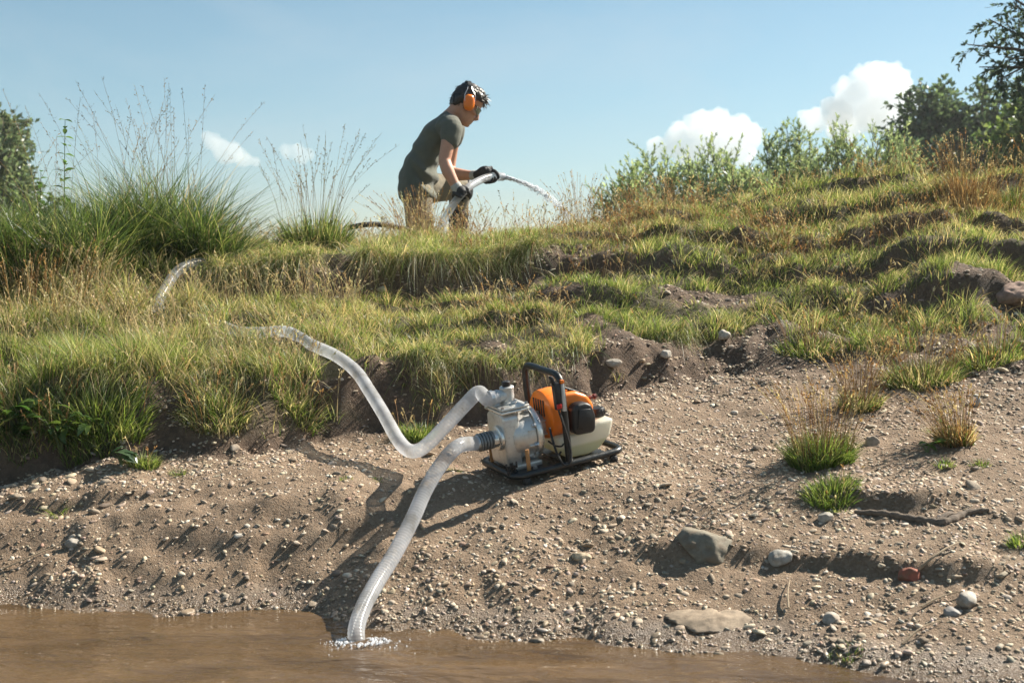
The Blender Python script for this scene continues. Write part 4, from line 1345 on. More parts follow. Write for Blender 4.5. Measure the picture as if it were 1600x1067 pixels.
def weed(name, base, h, nstem, nleaf, ll, lw, cols, label, cat, seed, group=None, spread=.5, opposite=False, curl=.35):
    r_ = np.random.default_rng(seed)
    root = empty(name, Matrix.Translation(Vector(base)), label, cat, group)
    lm = [leaf_mesh(1.0, lw / ll, tuple(palette(1, cols, [1] * len(cols), r_, .15)[0]), curl=curl) for _ in range(4)]
    green = pmat('green_stem', (0.10, 0.13, 0.05), .6, var=.2)
    for s in range(nstem):
        a = r_.uniform(0, 6.28); hh = h * r_.uniform(.6, 1.05)
        tip = np.array([spread * hh * math.cos(a) * r_.uniform(.3, 1), spread * hh * math.sin(a) * r_.uniform(.3, 1), hh])
        q = spline([[0, 0, -.02], tip * np.array([.3, .3, .5]), tip], 10)
        mb = MB(); mb.tube(q, np.linspace(.0035, .0012, 10), 6)
        mb.build('stem', green, root)
        for i in range(nleaf):
            f = (i + 1) / nleaf if nleaf > 1 else 1
            f = .2 + .8 * f
            j = f * 9; j0 = min(int(j), 8); p = q[j0] + (q[j0 + 1] - q[j0]) * (j - j0)
            for sgn in ((0, 1) if opposite else (0,)):
                yaw = i * (1.571 if opposite else 2.4) + sgn * math.pi + r_.normal() * .25
                sc_ = ll * (1.15 - .65 * f if opposite else r_.uniform(.7, 1.1))
                o = link('leaf', lm[r_.integers(0, 4)], M['leaf'], root)
                o.location = p; o.scale = (sc_,) * 3
                o.rotation_euler = (r_.normal() * .25, -.15 + r_.normal() * .3, yaw)
    return root


GW = 'leafy weeds on the bank'
WG = [(0.05, 0.10, 0.025), (0.075, 0.135, 0.03), (0.11, 0.17, 0.04)]
weed('nettle_plant', G(100, 400, 5.8), .78, 1, 13, .075, .022, WG, 'single tall nettle standing against the sky near the tree', 'nettle', 801, GW, .08, True)
weed('nettle_plant', G(62, 405, 5.8), .55, 1, 10, .07, .022, WG, 'shorter nettle just left of the tall one', 'nettle', 802, GW, .12, True)
weed('leafy_weed', G(25, 700, 4.2), .16, 5, 5, .062, .028, WG, 'broad bright leaved weed at the shaded foot of the step', 'weed', 803, GW, .7)
weed('leafy_weed', G(95, 705, 4.2), .14, 6, 5, .06, .013, WG, 'narrow leaved weed drooping from the step beside the broad leaved one', 'weed', 804, GW, .8, curl=.7)
weed('leafy_weed', G(140, 690, 4.2), .12, 4, 5, .055, .012, WG, 'narrow leaved weed right above the grey green rosette', 'weed', 807, GW, .8, curl=.7)
weed('dock_plant', G(190, 727, 4.2), .045, 8, 1, .06, .02, [(0.045, 0.085, 0.04), (0.06, 0.10, 0.05)], 'low grey green leaf rosette at the foot of the step', 'weed', 805, GW, 1.1, curl=.5)
weed('dock_plant', G(1448, 706), .03, 5, 1, .05, .016, WG, 'small leafy rosette beside the bent rusty tuft', 'weed', 806, GW, 1.3, curl=.5)


# ------------------------------------------------------------------ water pump
ALU = pmat('cast_aluminium', (0.62, 0.61, 0.58), .42, .75, var=.1, scale=25, bump=.35, bscale=420, dirt=.35)
ALU2 = pmat('machined_aluminium', (0.72, 0.71, 0.68), .3, .85, var=.08, scale=40, bump=.15, bscale=500, dirt=.2)
BLK = pmat('black_powder_coat', (0.014, 0.017, 0.018), .38, 0, var=.2, scale=60, bump=.12, bscale=500, dirt=.22)
RUB = pmat('black_rubber', (0.014, 0.014, 0.014), .6, var=.2, scale=60, dirt=.3)
PLA = pmat('black_plastic', (0.012, 0.012, 0.013), .42, var=.2, scale=60, bump=.3, bscale=700, dirt=.1)
ORA = pmat('orange_plastic', (0.86, 0.20, 0.012), .34, var=.06, scale=30, dirt=.12)
GRYP = pmat('light_grey_plastic', (0.56, 0.56, 0.53), .45, var=.06, dirt=.15)
REDP = pmat('red_plastic', (0.55, 0.02, 0.015), .35)
TAN = pmat('tan_strap', (0.40, 0.20, 0.075), .7, var=.2, scale=90)
BLT = pmat('zinc_bolt', (0.55, 0.55, 0.55), .35, .9, dirt=.3)


def tank_mat():
    m = NT('translucent_fuel_tank')
    tc = m.n('TexCoord').outputs['Object']
    z = m.n('SeparateXYZ', {0: tc}).outputs[2]
    lvl = m.n('MapRange', {0: z, 1: .052, 2: .062, 3: 1, 4: 0}).outputs[0]
    c = m.mix(lvl, (0.80, 0.77, 0.66), (0.60, 0.60, 0.40))
    p = m.n('BsdfPrincipled', {'Base Color': c, 'Roughness': .38})
    t = m.n('BsdfTranslucent', {'Color': c}).outputs[0]
    return m.done(m.n('MixShader', {0: .4, 1: p.outputs[0], 2: t}).outputs[0])


TANK = tank_mat()
pm = Matrix(((PU[0], PW_[0], PN[0], PA[0]), (PU[1], PW_[1], PN[1], PA[1]), (PU[2], PW_[2], PN[2], PA[2]), (0, 0, 0, 1)))
pump = empty('water_pump', pm, 'orange and silver petrol water pump on a black tubular frame', 'pump')


def rrect(x0, x1, y0, y1, r, n=6):
    out = []
    for cx, cy, a0 in ((x1 - r, y1 - r, 0), (x0 + r, y1 - r, 90), (x0 + r, y0 + r, 180), (x1 - r, y0 + r, 270)):
        for a in np.linspace(a0, a0 + 90, n): out.append((cx + r * math.cos(R(a)), cy + r * math.sin(R(a))))
    return np.array(out)


def closed_tube(mb, path, rad, n=12):
    path = np.asarray(path); k = len(path)
    t = np.roll(path, -1, 0) - np.roll(path, 1, 0); t /= np.linalg.norm(t, axis=1)[:, None]
    up = np.array([0, 0, 1.0]); u = np.cross(t, up); u /= np.linalg.norm(u, axis=1)[:, None]; v = np.cross(u, t)
    a = np.linspace(0, 2 * np.pi, n, endpoint=False)
    mb.rings([p + rad * (np.cos(a)[:, None] * uu + np.sin(a)[:, None] * vv) for p, uu, vv in zip(path, u, v)], closed=True)


# base frame: bent tube, two cross plates, rubber feet
q = rrect(0, .415, 0, .26, .035)
mb = MB(); closed_tube(mb, np.column_stack([q, np.full(len(q), .012)]), .0115)
base = mb.build('base_frame', BLK, pump)
MB().box((.02, .008, .006), (.155, .252, .016), .002).build('mounting_plate', BLK, base)
MB().box((.20, .008, .006), (.36, .252, .013), .002).build('mounting_plate', BLK, base)
for fx, fy in ((.04, 0), (.375, 0), (.04, .26), (.375, .26)):
    MB().lathe([(.012, -.022), (.015, -.018), (.014, -.002), (.010, .002)], 'z', (fx, fy, 0), 16).build('rubber_foot', RUB, base)
# carrying handle
hx = .205
q = spline([(hx, .0, .012), (hx, .0, .12), (hx, .0, .27), (hx, .006, .298), (hx, .034, .315), (hx, .13, .316), (hx, .226, .315), (hx, .254, .298), (hx, .26, .27), (hx, .26, .12), (hx, .26, .012)], 80)
MB().tube(q, .0118, 14).build('handle', BLK, pump)
# pump casing: front chamber, volute, flange ring, bolts
cy, cz = .118, .118
mb = MB()
mb.lathe([(.045, .028), (.070, .034), (.078, .046), (.080, .075), (.081, .108), (.083, .112)], 'x', (0, cy, cz), 44)
casing = mb.build('volute_casing', ALU, pump)
mb = MB()
mb.prism([(.058, .03), (.176, .03), (.186, .10), (.183, .198), (.160, .212), (.072, .212), (.052, .198), (.050, .10)], .004, .062, .009, 3, plane='yz')
mb.build('front_chamber', ALU, pump)
mb = MB()
mb.lathe([(.083, .1135), (.091, .115), (.093, .119), (.093, .132), (.090, .136), (.075, .1365)], 'x', (0, cy, cz), 44)
ring = mb.build('flange_ring', ALU2, pump)
for k in range(8):
    a = k * math.pi / 4 + .3
    c = (0, cy + .085 * math.cos(a), cz + .085 * math.sin(a))
    MB().lathe([(.0085, .108), (.0085, .1145)], 'x', c, 12).lathe([(.0062, .101), (.0062, .108)], 'x', c, 6).build('bolt', BLT, ring)
for k in range(10):
    a = k * math.pi * 2 / 10
    bmx = Matrix.Translation((.0, cy, cz)) @ Matrix.Rotation(a, 4, 'X')
    MB().box((.085, -.003, .076), (.112, .003, .088), .0015, 1, bmx).build('casting_rib', ALU, casing)
# top flange, outlet stub with elbow, filler cap
MB().box((.000, .050, .2125), (.112, .188, .2205), .003).build('top_flange', ALU2, pump)
mb = MB(); mb.box((.004, .054, .2215), (.108, .184, .231), .004)
tf2 = mb.build('top_cover', ALU, pump)
for bx_, by_ in ((.012, .064), (.1, .064), (.012, .174), (.1, .174)):
    MB().lathe([(.006, .2312), (.006, .237)], 'z', (bx_, by_, 0), 6).build('bolt', BLT, tf2)
ox, oy = .062, .122
mb = MB(); mb.lathe([(.030, .2312), (.030, .236), (.0235, .239), (.0225, .246), (.0225, .277), (.0245, .279), (.0245, .286), (.021, .289)], 'z', (ox, oy, 0), 28)
outlet = mb.build('outlet_stub', ALU, pump)
MB().lathe([(.0145, .2892), (.0145, .304), (.012, .306)], 'z', (ox, oy, 0), 12).build('filler_cap', PLA, outlet)
mb = MB(); mb.lathe([(.021, .020), (.021, .0), (.0235, -.002), (.0235, -.008), (.021, -.010), (.021, -.03)], 'x', (ox - .032, oy, .260), 24)
mb.build('outlet_elbow', ALU, outlet)
# suction port with its ribbed coupling
pz = .128; py_ = .098
MB().lathe([(.042, .0035), (.042, -.006), (.038, -.009), (.029, -.010), (.029, -.022)], 'x', (0, py_, pz), 28).build('suction_flange', ALU2, pump)
cp = [(.0295, -.0225)]
for k in range(5):
    x0 = -.026 - k * .0105
    cp += [(.0305, x0), (.0305, x0 - .006), (.0262, x0 - .0075), (.0262, x0 - .0095)]
cp += [(.0255, -.084)]
coup = MB().lathe(cp, 'x', (0, py_, pz), 24).build('suction_coupling', pmat('grey_coupling', (0.20, 0.21, 0.21), .45, .3, dirt=.3), pump)
for s in (-1, 1):
    MB().box((-.030, py_ + s * .031 - .004, pz - .010), (-.012, py_ + s * .031 + .004, pz + .010), .002).build('cam_lever', ALU2, coup)
# tan straps and wing nuts at the foot of the casing
MB().box((.052, -.002 + .012, .016), (.066, .016, .092), .001).build('strap', TAN, pump)
MB().box((.010, .205, .016), (.024, .210, .092), .001).build('strap', TAN, pump)
for xx in (-.006, .016):
    mb = MB(); mb.lathe([(.007, .016), (.007, .03), (.004, .032), (.004, .045)], 'z', (xx, .03, 0), 10)
    mb.box((xx - .011, .027, .034), (xx - .004, .033, .056), .003); mb.box((xx + .004, .027, .034), (xx + .011, .033, .056), .003)
    mb.build('wing_nut', PLA, pump)
MB().lathe([(.008, .016), (.008, .026), (.005, .028)], 'z', (.09, .028, 0), 6).build('drain_plug', BLT, pump)
MB().box((.03, .05, .0162), (.13, .19, .034), .004).build('casing_foot', ALU, pump)
# engine: crankcase with fins, orange shroud and cover, black filter box
mb = MB(); mb.lathe([(.050, .1366), (.050, .142), (.040, .148), (.038, .172), (.045, .176), (.045, .182)], 'x', (0, .118, .132), 30)
ck = mb.build('crankcase', ALU, pump)
for k in range(6):
    a = k * math.pi / 3
    MB().box((.143, -.003, .036), (.176, .003, .049), .001, 1, Matrix.Translation((0, .118, .132)) @ Matrix.Rotation(a, 4, 'X')).build('fin', ALU, ck)
mb = MB()
mb.lathe([(.050, .172), (.074, .173), (.083, .180), (.085, .192), (.085, .226), (.078, .236), (.05, .238)], 'x', (0, .118, .166), 40)
shroud = mb.build('fan_shroud', ORA, pump)
for k in range(5):
    MB().box((.1695, .078 + k * .017, .166), (.1728, .085 + k * .017, .222), .001, 1).build('cooling_slot', PLA, shroud)
mb = MB(); mb.prism([(.205, .135), (.345, .125), (.350, .178), (.328, .214), (.285, .236), (.225, .240), (.205, .225)], .05, .19, .014, 4)
cover = mb.build('engine_cover', ORA, pump)
for k in range(4):
    MB().box((.0, .066 + k * .03, -.003), (.045, .082 + k * .03, .0035), .0012, 1, Matrix.Translation((.266, 0, .2425)) @ Matrix.Rotation(R(23), 4, 'Y')).build('cover_slot', PLA, cover)
mb = MB(); mb.prism([(.236, .112), (.250, .098), (.310, .094), (.322, .104), (.328, .150), (.316, .190), (.296, .203), (.262, .204), (.240, .188)], .004, .050, .010, 4)
fb = mb.build('filter_box', PLA, pump)
mb = MB(); mb.prism([(.250, .120), (.308, .110), (.316, .150), (.306, .180), (.262, .186)], -.0005, .0035, .0015, 2)
mb.build('filter_lid', PLA, fb)
MB().lathe([(.006, .0), (.006, .016)], 'x', (.345, .07, .198), 10).lathe([(.009, .016), (.009, .024), (.006, .026)], 'x', (.345, .07, .198), 10).build('spark_plug_boot', pmat('dark_red_rubber', (0.16, 0.02, 0.015), .5), pump)
mb = MB(); mb.prism([(.190, .096), (.194, .040), (.222, .018), (.300, .0145), (.345, .026), (.390, .062), (.412, .119), (.352, .119), (.300, .098), (.240, .096)], .030, .185, .012, 3)
tank = mb.build('fuel_tank', TANK, pump)
prof = [(.024, .1205), (.0255, .124)]
MB().lathe(prof + [(.0255, .145), (.022, .150), (.010, .151)], 'z', (.384, .095, 0), 24).build('fuel_cap', PLA, tank)
for k in range(14):
    a = k * 2 * math.pi / 14
    MB().box((.0245, -.0017, .126), (.0272, .0017, .144), .0006, 1, Matrix.Translation((.384, .095, 0)) @ Matrix.Rotation(a, 4, 'Z')).build('cap_rib', PLA, tank)
# throttle grip clamped to the near leg of the handle, cable and fuel line
mb = MB(); mb.prism([(.172, .205), (.190, .205), (.194, .292), (.186, .300), (.168, .296)], -.020, .004, .003, 2)
grip = mb.build('throttle_grip', PLA, pump)
MB().prism([(.166, .29), (.178, .296), (.170, .322), (.160, .324), (.158, .316)], -.014, -.004, .002, 2).build('throttle_lever', PLA, grip)
MB().prism([(.190, .200), (.203, .198), (.204, .292), (.194, .292)], -.024, -.0125, .002, 2).build('grip_plate', GRYP, grip)
MB().prism([(.192, .2925), (.206, .2925), (.205, .304), (.194, .306)], -.024, -.0125, .002, 2).build('grip_tip', ORA, grip)
MB().box((.168, -.027, .212), (.186, -.0205, .228), .002).build('stop_button', REDP, grip)
q = spline([(.180, -.010, .205), (.188, -.016, .16), (.198, -.018, .11), (.203, -.022, .06), (.192, -.028, .025), (.172, -.026, .020), (.158, -.016, .05), (.152, .0, .10), (.160, .03, .14)], 60)
MB().tube(q, .0038, 8).build('throttle_cable', RUB, pump)
q = spline([(.205, .028, .075), (.190, .018, .072), (.170, .022, .078), (.160, .05, .09)], 24)
MB().tube(q, .003, 8).build('fuel_line', RUB, pump)
q = spline([(.190, .026, .05), (.168, .012, .046), (.145, .02, .05)], 20)
MB().tube(q, .004, 8).build('vent_line', RUB, pump)


# ------------------------------------------------------------------ hoses
def hose_mat():
    m = NT('clear_spiral_hose')
    n = m.n('TexNoise', {'Vector': m.n('TexCoord').outputs['Object'], 'Scale': 14.0, 'Detail': 4.0}).outputs[0]
    c = m.ramp(n, [(0.32, (0.42, 0.40, 0.37)), (0.46, (0.62, 0.63, 0.65)), (0.7, (0.78, 0.79, 0.82))])
    p = m.n('BsdfPrincipled', {'Base Color': c, 'Roughness': .22})
    p.inputs['Coat Weight'].default_value = .3
    t = m.n('BsdfTranslucent', {'Color': c}).outputs[0]
    a = m.n('MixShader', {0: .5, 1: p.outputs[0], 2: t}).outputs[0]
    tr = m.n('BsdfTransparent', {'Color': (.93, .95, .97, 1)}).outputs[0]
    lw = m.n('LayerWeight', {0: .35}).outputs[1]
    f = m.math('MULTIPLY', m.math('SUBTRACT', 1.0, lw, True), .6)
    return m.done(m.n('MixShader', {0: f, 1: a, 2: tr}).outputs[0])


HOSE = hose_mat()
HR = .0238


def hose(name, pts, label, step=.003, pitch=.0105, amp=.00035):
    q0 = spline(pts, 400)
    L = np.linalg.norm(np.diff(q0, axis=0), axis=1).sum()
    n = int(L / step)
    q = spline(pts, n)
    s = np.linspace(0, L, n)
    r = HR + amp * np.sin(2 * np.pi * s / pitch)
    mb = MB(); mb.tube(q, r, 12, cap=False)
    root = empty(name, Matrix.Translation(Vector(q[0])), label, 'hose', 'clear spiral hoses of the pump')
    me = mb.mesh('tube', True, False)
    set_co(me, get_co(me) - q[0].astype(np.float32))
    link('tube', me, HOSE, root)
    return root, q


def hg(x, y, lift=HR): return (x, y, hz(x, y) + lift)


def hp(px, py, d, lift=HR):
    p = Pw(px, py, d); p[2] = max(p[2], hz(p[0], p[1]) + lift); return tuple(p)


def c2(cx, cy, d): return Pw(590 + cx / 4.27, 120 + cy / 4.27, d)


root, q = hose('suction_hose', [pump_pt(-.046, py_, pz), pump_pt(-.085, py_, pz + .001), Pw(716, 697, 4.10), Pw(690, 724, 4.06), hp(665, 765, 3.99), hp(644, 812, 3.90), hp(618, 862, 3.80), hp(590, 907, 3.70), hp(568, 948, 3.60), Pw(557, 982, 3.53), Pw(560, 1012, 3.49), Pw(572, 1046, 3.46)],
               'clear spiral hose running from the river into the front of the pump')
bq = np.array([np.array(pump_pt(-.072 - .006 * k, py_, pz)) - q[0] for k in range(3)])
MB().tube(bq, HR + .003, 20).build('hose_clamp', BLT, root)
el = pump_pt(ox - .045, oy, .272)
hand_pts = [c2(425, 1000, 7.76), c2(500, 860, 7.745), c2(560, 785, 7.76), c2(620, 728, 7.83), c2(700, 684, 7.95), c2(760, 667, 8.03), c2(832, 668, 8.10)]
V_pts = [pump_pt(ox - .036, oy, .260), pump_pt(ox - .075, oy, .259), Pw(748, 613, 4.31), Pw(728, 631, 4.30), Pw(700, 661, 4.30), Pw(670, 692, 4.31), Pw(652, 704, 4.33), Pw(636, 702, 4.36), Pw(620, 684, 4.43), Pw(600, 648, 4.55), hp(578, 612, 4.70), hp(556, 580, 4.84),
         hp(525, 556, 4.97), hp(490, 540, 5.09), hp(450, 529, 5.22), hp(410, 523, 5.33), hp(370, 520, 5.44, .022), hp(320, 516, 5.55, -.012), hp(272, 514, 5.62, -.008), hp(248, 500, 5.68, .015), hp(245, 478, 5.77), hp(256, 455, 5.86), hp(277, 434, 5.98), hp(305, 420, 6.10, .02), hp(345, 412, 6.22, -.012), hp(400, 404, 6.40, -.022), hp(455, 400, 6.65, -.02)]
last = np.array(V_pts[-1])
V_pts += [hg(-1.05, 6.85), hg(-.95, 7.1), hg(-.82, 7.35), hg(-.66, 7.55), hg(-.54, 7.66), tuple((np.array(hg(-.47, 7.72)) + np.array([0, 0, .06])))] + [tuple(p) for p in hand_pts]
root, q = hose('delivery_hose', V_pts, 'clear spiral hose from the pump top up the bank to the kneeling person')
bq = np.array([np.array(pump_pt(ox - .056 - .006 * k, oy, .2597)) - q[0] for k in range(3)])
MB().tube(bq, HR + .003, 20).build('hose_clamp', BLT, root)
e1 = q[-1]; ed = q[-1] - q[-12]; ed /= np.linalg.norm(ed)
mb = MB(); mb.tube(np.array([e1 - ed * .05, e1 - ed * .045, e1 + ed * .004]) - q[0], [HR + .001, HR + .003, HR + .003], 20, cap=False)
mb.build('hose_end_sleeve', HOSE, root)

# black pipe behind the crest grass
pp = np.array([Pw(545, 356, 7.55), Pw(575, 351, 7.6), Pw(605, 352, 7.65), Pw(632, 358, 7.7), Pw(650, 366, 7.72)])
mb = MB(); mb.tube(spline(pp, 30), .016, 14)
mb.build('black_pipe', RUB, label='black pipe lying on the crest grass behind the kneeling person', cat='pipe')

# water jet from the hose end
r_ = np.random.default_rng(909)


def jet_mat():
    m = NT('spray_water')
    g = m.n('BsdfGlass', {'Color': (1, 1, 1, 1), 'Roughness': .05, 'IOR': 1.33}).outputs[0]
    d = m.n('BsdfTranslucent', {'Color': (.95, .97, 1, 1)}).outputs[0]
    d2 = m.n('BsdfDiffuse', {'Color': (.95, .97, 1, 1)}).outputs[0]
    a = m.n('MixShader', {0: .5, 1: d, 2: d2}).outputs[0]
    return m.done(m.n('MixShader', {0: .72, 1: g, 2: a}).outputs[0])


J0 = e1.copy(); Jend = Pw(888, 336, 8.0)
tt = np.linspace(0, 1, 60)
def jet(t, jit=0):
    t = np.asarray(t)
    dx = Jend - J0
    g_ = .17
    return np.stack([J0[0] + dx[0] * t, J0[1] + dx[1] * t, J0[2] + (dx[2] + g_) * t * .55 + ((dx[2]) - (dx[2] + g_) * .55) * t ** 2], -1)


Vd, Fd = ico_arr(1)
n = 1900
t = r_.beta(1.1, 1.0, n)
sp = .005 + .032 * t
P0 = jet(t) + r_.normal(size=(n, 3)) * sp[:, None] * np.array([.8, .6, .75]) * .62 + np.array([0, 0, -.006])
rad = r_.uniform(.0008, .0034, n) * (1 - .25 * t)
st_ = np.ones((n, 3)); st_[:, 0] = r_.uniform(1.2, 3.4, n)
ang = np.arctan2(np.gradient(jet(np.linspace(0, 1, 50))[:, 2]), np.gradient(jet(np.linspace(0, 1, 50))[:, 0]))
an = np.interp(t, np.linspace(0, 1, 50), ang)
Q = Vd[None] * (rad[:, None] * st_)[:, None, :]
xx = Q[..., 0] * np.cos(an)[:, None] - Q[..., 2] * np.sin(an)[:, None]; zz = Q[..., 0] * np.sin(an)[:, None] + Q[..., 2] * np.cos(an)[:, None]
Q = np.stack([xx, Q[..., 1], zz], -1) + P0[:, None, :]
drops_v = Q.reshape(-1, 3); drops_f = (Fd[None] + (np.arange(n) * len(Vd))[:, None, None]).reshape(-1, 3)
mb = MB()
tk = np.linspace(0, .34, 70)
core = jet(tk) + np.stack([np.zeros(70), r_.normal(size=70) * .002, r_.normal(size=70) * .0025 - .004], 1)
mb.tube(core, (.015 * (1 - tk / .34) ** 1.2 + .0012) * (1 + .4 * r_.normal(size=70).clip(-1, 1)), 10)
spray = empty('water_jet', Matrix.Translation(Vector(J0)), 'white jet of water spraying from the hose end over the crest', 'water')
me = mb.mesh('jet_core'); set_co(me, get_co(me) - J0.astype(np.float32)); link('jet_core', me, jet_mat(), spray)
link('droplets', mesh_arrays('droplets', drops_v - J0, None, drops_f, smooth=True), jet_mat(), spray, kind='stuff')


# ------------------------------------------------------------------ kneeling person
SKIN = pmat('skin', (0.52, 0.27, 0.175), .5, var=.08, scale=30, bump=.15, bscale=300, Subsurface_Weight=.12, Subsurface_Scale=.01)
SHIRT = pmat('grey_green_cotton', (0.108, 0.112, 0.088), .9, var=.14, scale=14, bump=.5, bscale=500, Sheen_Weight=.1)
TROUS = pmat('khaki_cotton', (0.17, 0.145, 0.095), .9, var=.16, scale=14, bump=.5, bscale=400, Sheen_Weight=.2)
BOOT = pmat('black_boot_rubber', (0.018, 0.018, 0.02), .5, var=.2, dirt=.3, scale=30)
GLOVE = pmat('black_work_glove', (0.02, 0.021, 0.024), .7, var=.25, scale=50, bump=.4, bscale=500)
CUFF = pmat('grey_glove_cuff', (0.38, 0.38, 0.36), .8, var=.15, scale=60, bump=.5, bscale=500)
HAIR = pmat('dark_brown_hair', (0.022, 0.015, 0.011), .45, var=.4, scale=120, Specular_IOR_Level=.6)


def limb(mb, pts, radii, n=16, k=18, flat=None):
    q = spline(pts, k); r = np.interp(np.linspace(0, 1, k), np.linspace(0, 1, len(radii)), radii)
    mb.tube(q, r, n, round_ends=True)
    return mb


def sect(mb, path, dep, wid, n=28, k=26, pw=2.4, front=None):
    """torso-like loft: in-plane half depth and lateral half width along a path lying in the x-z plane"""
    q = spline(path, k); t = np.gradient(q, axis=0); t /= np.linalg.norm(t, axis=1)[:, None]
    u_ = np.linspace(0, 1, k); D = np.interp(u_, np.linspace(0, 1, len(dep)), dep); W = np.interp(u_, np.linspace(0, 1, len(wid)), wid)
    a = np.linspace(0, 2 * np.pi, n, endpoint=False)
    ca = np.sign(np.cos(a)) * np.abs(np.cos(a)) ** (2 / pw); sa = np.sign(np.sin(a)) * np.abs(np.sin(a)) ** (2 / pw)
    rings = []
    for p, tt_, d_, w_ in zip(q, t, D, W):
        lat = np.array([0, 1.0, 0]); f_ = np.cross(lat, tt_); f_ /= np.linalg.norm(f_)
        rings.append(p + d_ * ca[:, None] * f_ + w_ * sa[:, None] * lat)
    mb.rings(rings)
    return mb


px_person = c2(262, 760, 8.0)
PB = np.array([px_person[0], 8.0, hz(px_person[0], 8.0)])
person = empty('person', Matrix.Translation(Vector(PB)), 'kneeling person in grey green t-shirt, khaki trousers and dark gloves holding the hose', 'person')


def add_person(name, me, mat, parent=person, **kw):
    set_co(me, get_co(me) - PB.astype(np.float32))
    me.materials.clear()
    return link(name, me, mat, parent, **kw)


# head frame
pit, yaw = R(36), R(16)
HF = np.array([math.cos(pit) * math.cos(yaw), math.cos(pit) * math.sin(yaw), -math.sin(pit)])
HLt = np.array([math.sin(yaw), -math.cos(yaw), 0.0])
HU = np.cross(HLt, HF)
HC = Pw(728.5, 163.5, 8.0)


def hd(f, l, u): return HC + HF * f + HLt * l + HU * u


def head_rings(mb, hs, fr, bk, hw, n=30, pw=2.2):
    a = np.linspace(0, 2 * np.pi, n, endpoint=False)
    rings = []
    k = 26; hh = np.linspace(hs[0], hs[-1], k)
    for h_ in hh:
        f_ = np.interp(h_, hs, fr); b_ = np.interp(h_, hs, bk); w_ = np.interp(h_, hs, hw)
        ca = np.sign(np.cos(a)) * np.abs(np.cos(a)) ** (2 / pw); sa = np.sign(np.sin(a)) * np.abs(np.sin(a)) ** (2 / pw)
        rings.append(np.array([hd((f_ + b_) / 2 + (f_ - b_) / 2 * c, w_ * s, h_) for c, s in zip(ca, sa)]))
    mb.rings(rings)


mb = MB()
head_rings(mb, [-.118, -.105, -.085, -.06, -.03, 0, .03, .06, .09, .11, .123], [.068, .086, .090, .088, .086, .083, .089, .088, .07, .045, .01],
           [.03, .0, -.03, -.06, -.085, -.094, -.1, -.098, -.085, -.06, -.02], [.025, .040, .052, .059, .065, .070, .074, .074, .066, .045, .012])
mb.tube(np.array([hd(.086, 0, .022), hd(.098, 0, -.006), hd(.110, 0, -.032), hd(.100, 0, -.043)]), [.007, .009, .0125, .010], 10, round_ends=True)
for s in (-1, 1):
    mb.ico(hd(.100, s * .010, -.037), .0075, 1)
    mb.tube(np.array([hd(.086, s * .012, .018), hd(.082, s * .035, .021), hd(.070, s * .054, .016)]), [.008, .009, .007], 8, round_ends=True)   # brow
    mb.tube(np.array([hd(.072, s * .05, -.028), hd(.05, s * .062, -.022), hd(.02, s * .066, -.01)]), [.010, .011, .008], 8, round_ends=True)      # cheekbone
    mb.tube(np.array([hd(.0, s * .072, -.028), hd(-.012, s * .082, .0), hd(-.008, s * .080, .026)]), [.009, .014, .010], 8, round_ends=True)      # ear
mb.tube(np.array([hd(.088, -.02, -.066), hd(.0955, 0, -.064), hd(.088, .02, -.066)]), [.004, .0065, .004], 8, round_ends=True)
mb.tube(np.array([hd(.086, -.018, -.077), hd(.0935, 0, -.077), hd(.086, .018, -.077)]), [.004, .0065, .004], 8, round_ends=True)
mb.ico(hd(.080, 0, -.102), .018, 2, (1, 1, .8))
neck0 = c2(478, 290, 8.0)
limb(mb, [neck0, c2(520, 240, 8.0), hd(-.025, 0, -.055)], [.064, .057, .056])
sect(mb, [c2(275, 700, 8.0), c2(345, 500, 8.0), c2(420, 380, 8.0), c2(480, 290, 8.0)], [.06, .06, .066, .045], [.09, .10, .12, .085], k=14)
# arms
limb(mb, [c2(470, 320, 7.90), c2(492, 325, 7.83)], [.06, .055])
limb(mb, [c2(492, 325, 7.83), c2(470, 440, 7.78), c2(446, 560, 7.755)], [.047, .044, .038])
limb(mb, [c2(446, 560, 7.755), c2(470, 630, 7.735), c2(505, 700, 7.73), c2(535, 752, 7.73)], [.038, .040, .033, .027])
limb(mb, [c2(490, 320, 8.10), c2(515, 320, 8.17)], [.06, .055])
limb(mb, [c2(515, 320, 8.17), c2(490, 480, 8.25), c2(470, 640, 8.27)], [.052, .046, .042])
limb(mb, [c2(470, 640, 8.27), c2(530, 652, 8.22), c2(590, 657, 8.16), c2(655, 659, 8.11)], [.042, .042, .034, .027])
body = add_person('body', remesh(mb, .0058, 3), SKIN)
# eyes
ew = pmat('eye', (0.10, 0.08, 0.07), .2)
for s in (-1, 1):
    m2 = MB().ico(hd(.072, s * .031, .002), .0135, 2).mesh('eye'); add_person('eye', m2, ew, body)
# t-shirt
mb = MB()
sect(mb, [c2(262, 815, 7.99), c2(262, 750, 8.0), c2(268, 680, 8.0), c2(294, 585, 8.0), c2(345, 480, 8.0), c2(405, 385, 8.0), c2(458, 312, 8.0), c2(500, 262, 8.0)],
     [.108, .116, .112, .102, .097, .096, .070, .055], [.175, .178, .165, .152, .160, .172, .150, .064])
limb(mb, [c2(465, 335, 7.87), c2(492, 350, 7.81), c2(484, 425, 7.79)], [.078, .070, .061], k=14)
limb(mb, [c2(480, 335, 8.13), c2(512, 350, 8.19), c2(500, 430, 8.23)], [.078, .070, .061], k=14)
me = remesh(mb, .0065, 5)
V = get_co(me).astype(float)
nr = np.empty(len(V) * 3, np.float32); me.vertices.foreach_get('normal', nr); nr = nr.reshape(-1, 3)
ax = c2(500, 262, 8.0) - c2(262, 760, 8.0); ax /= np.linalg.norm(ax)
al = (V - c2(262, 760, 8.0)) @ ax
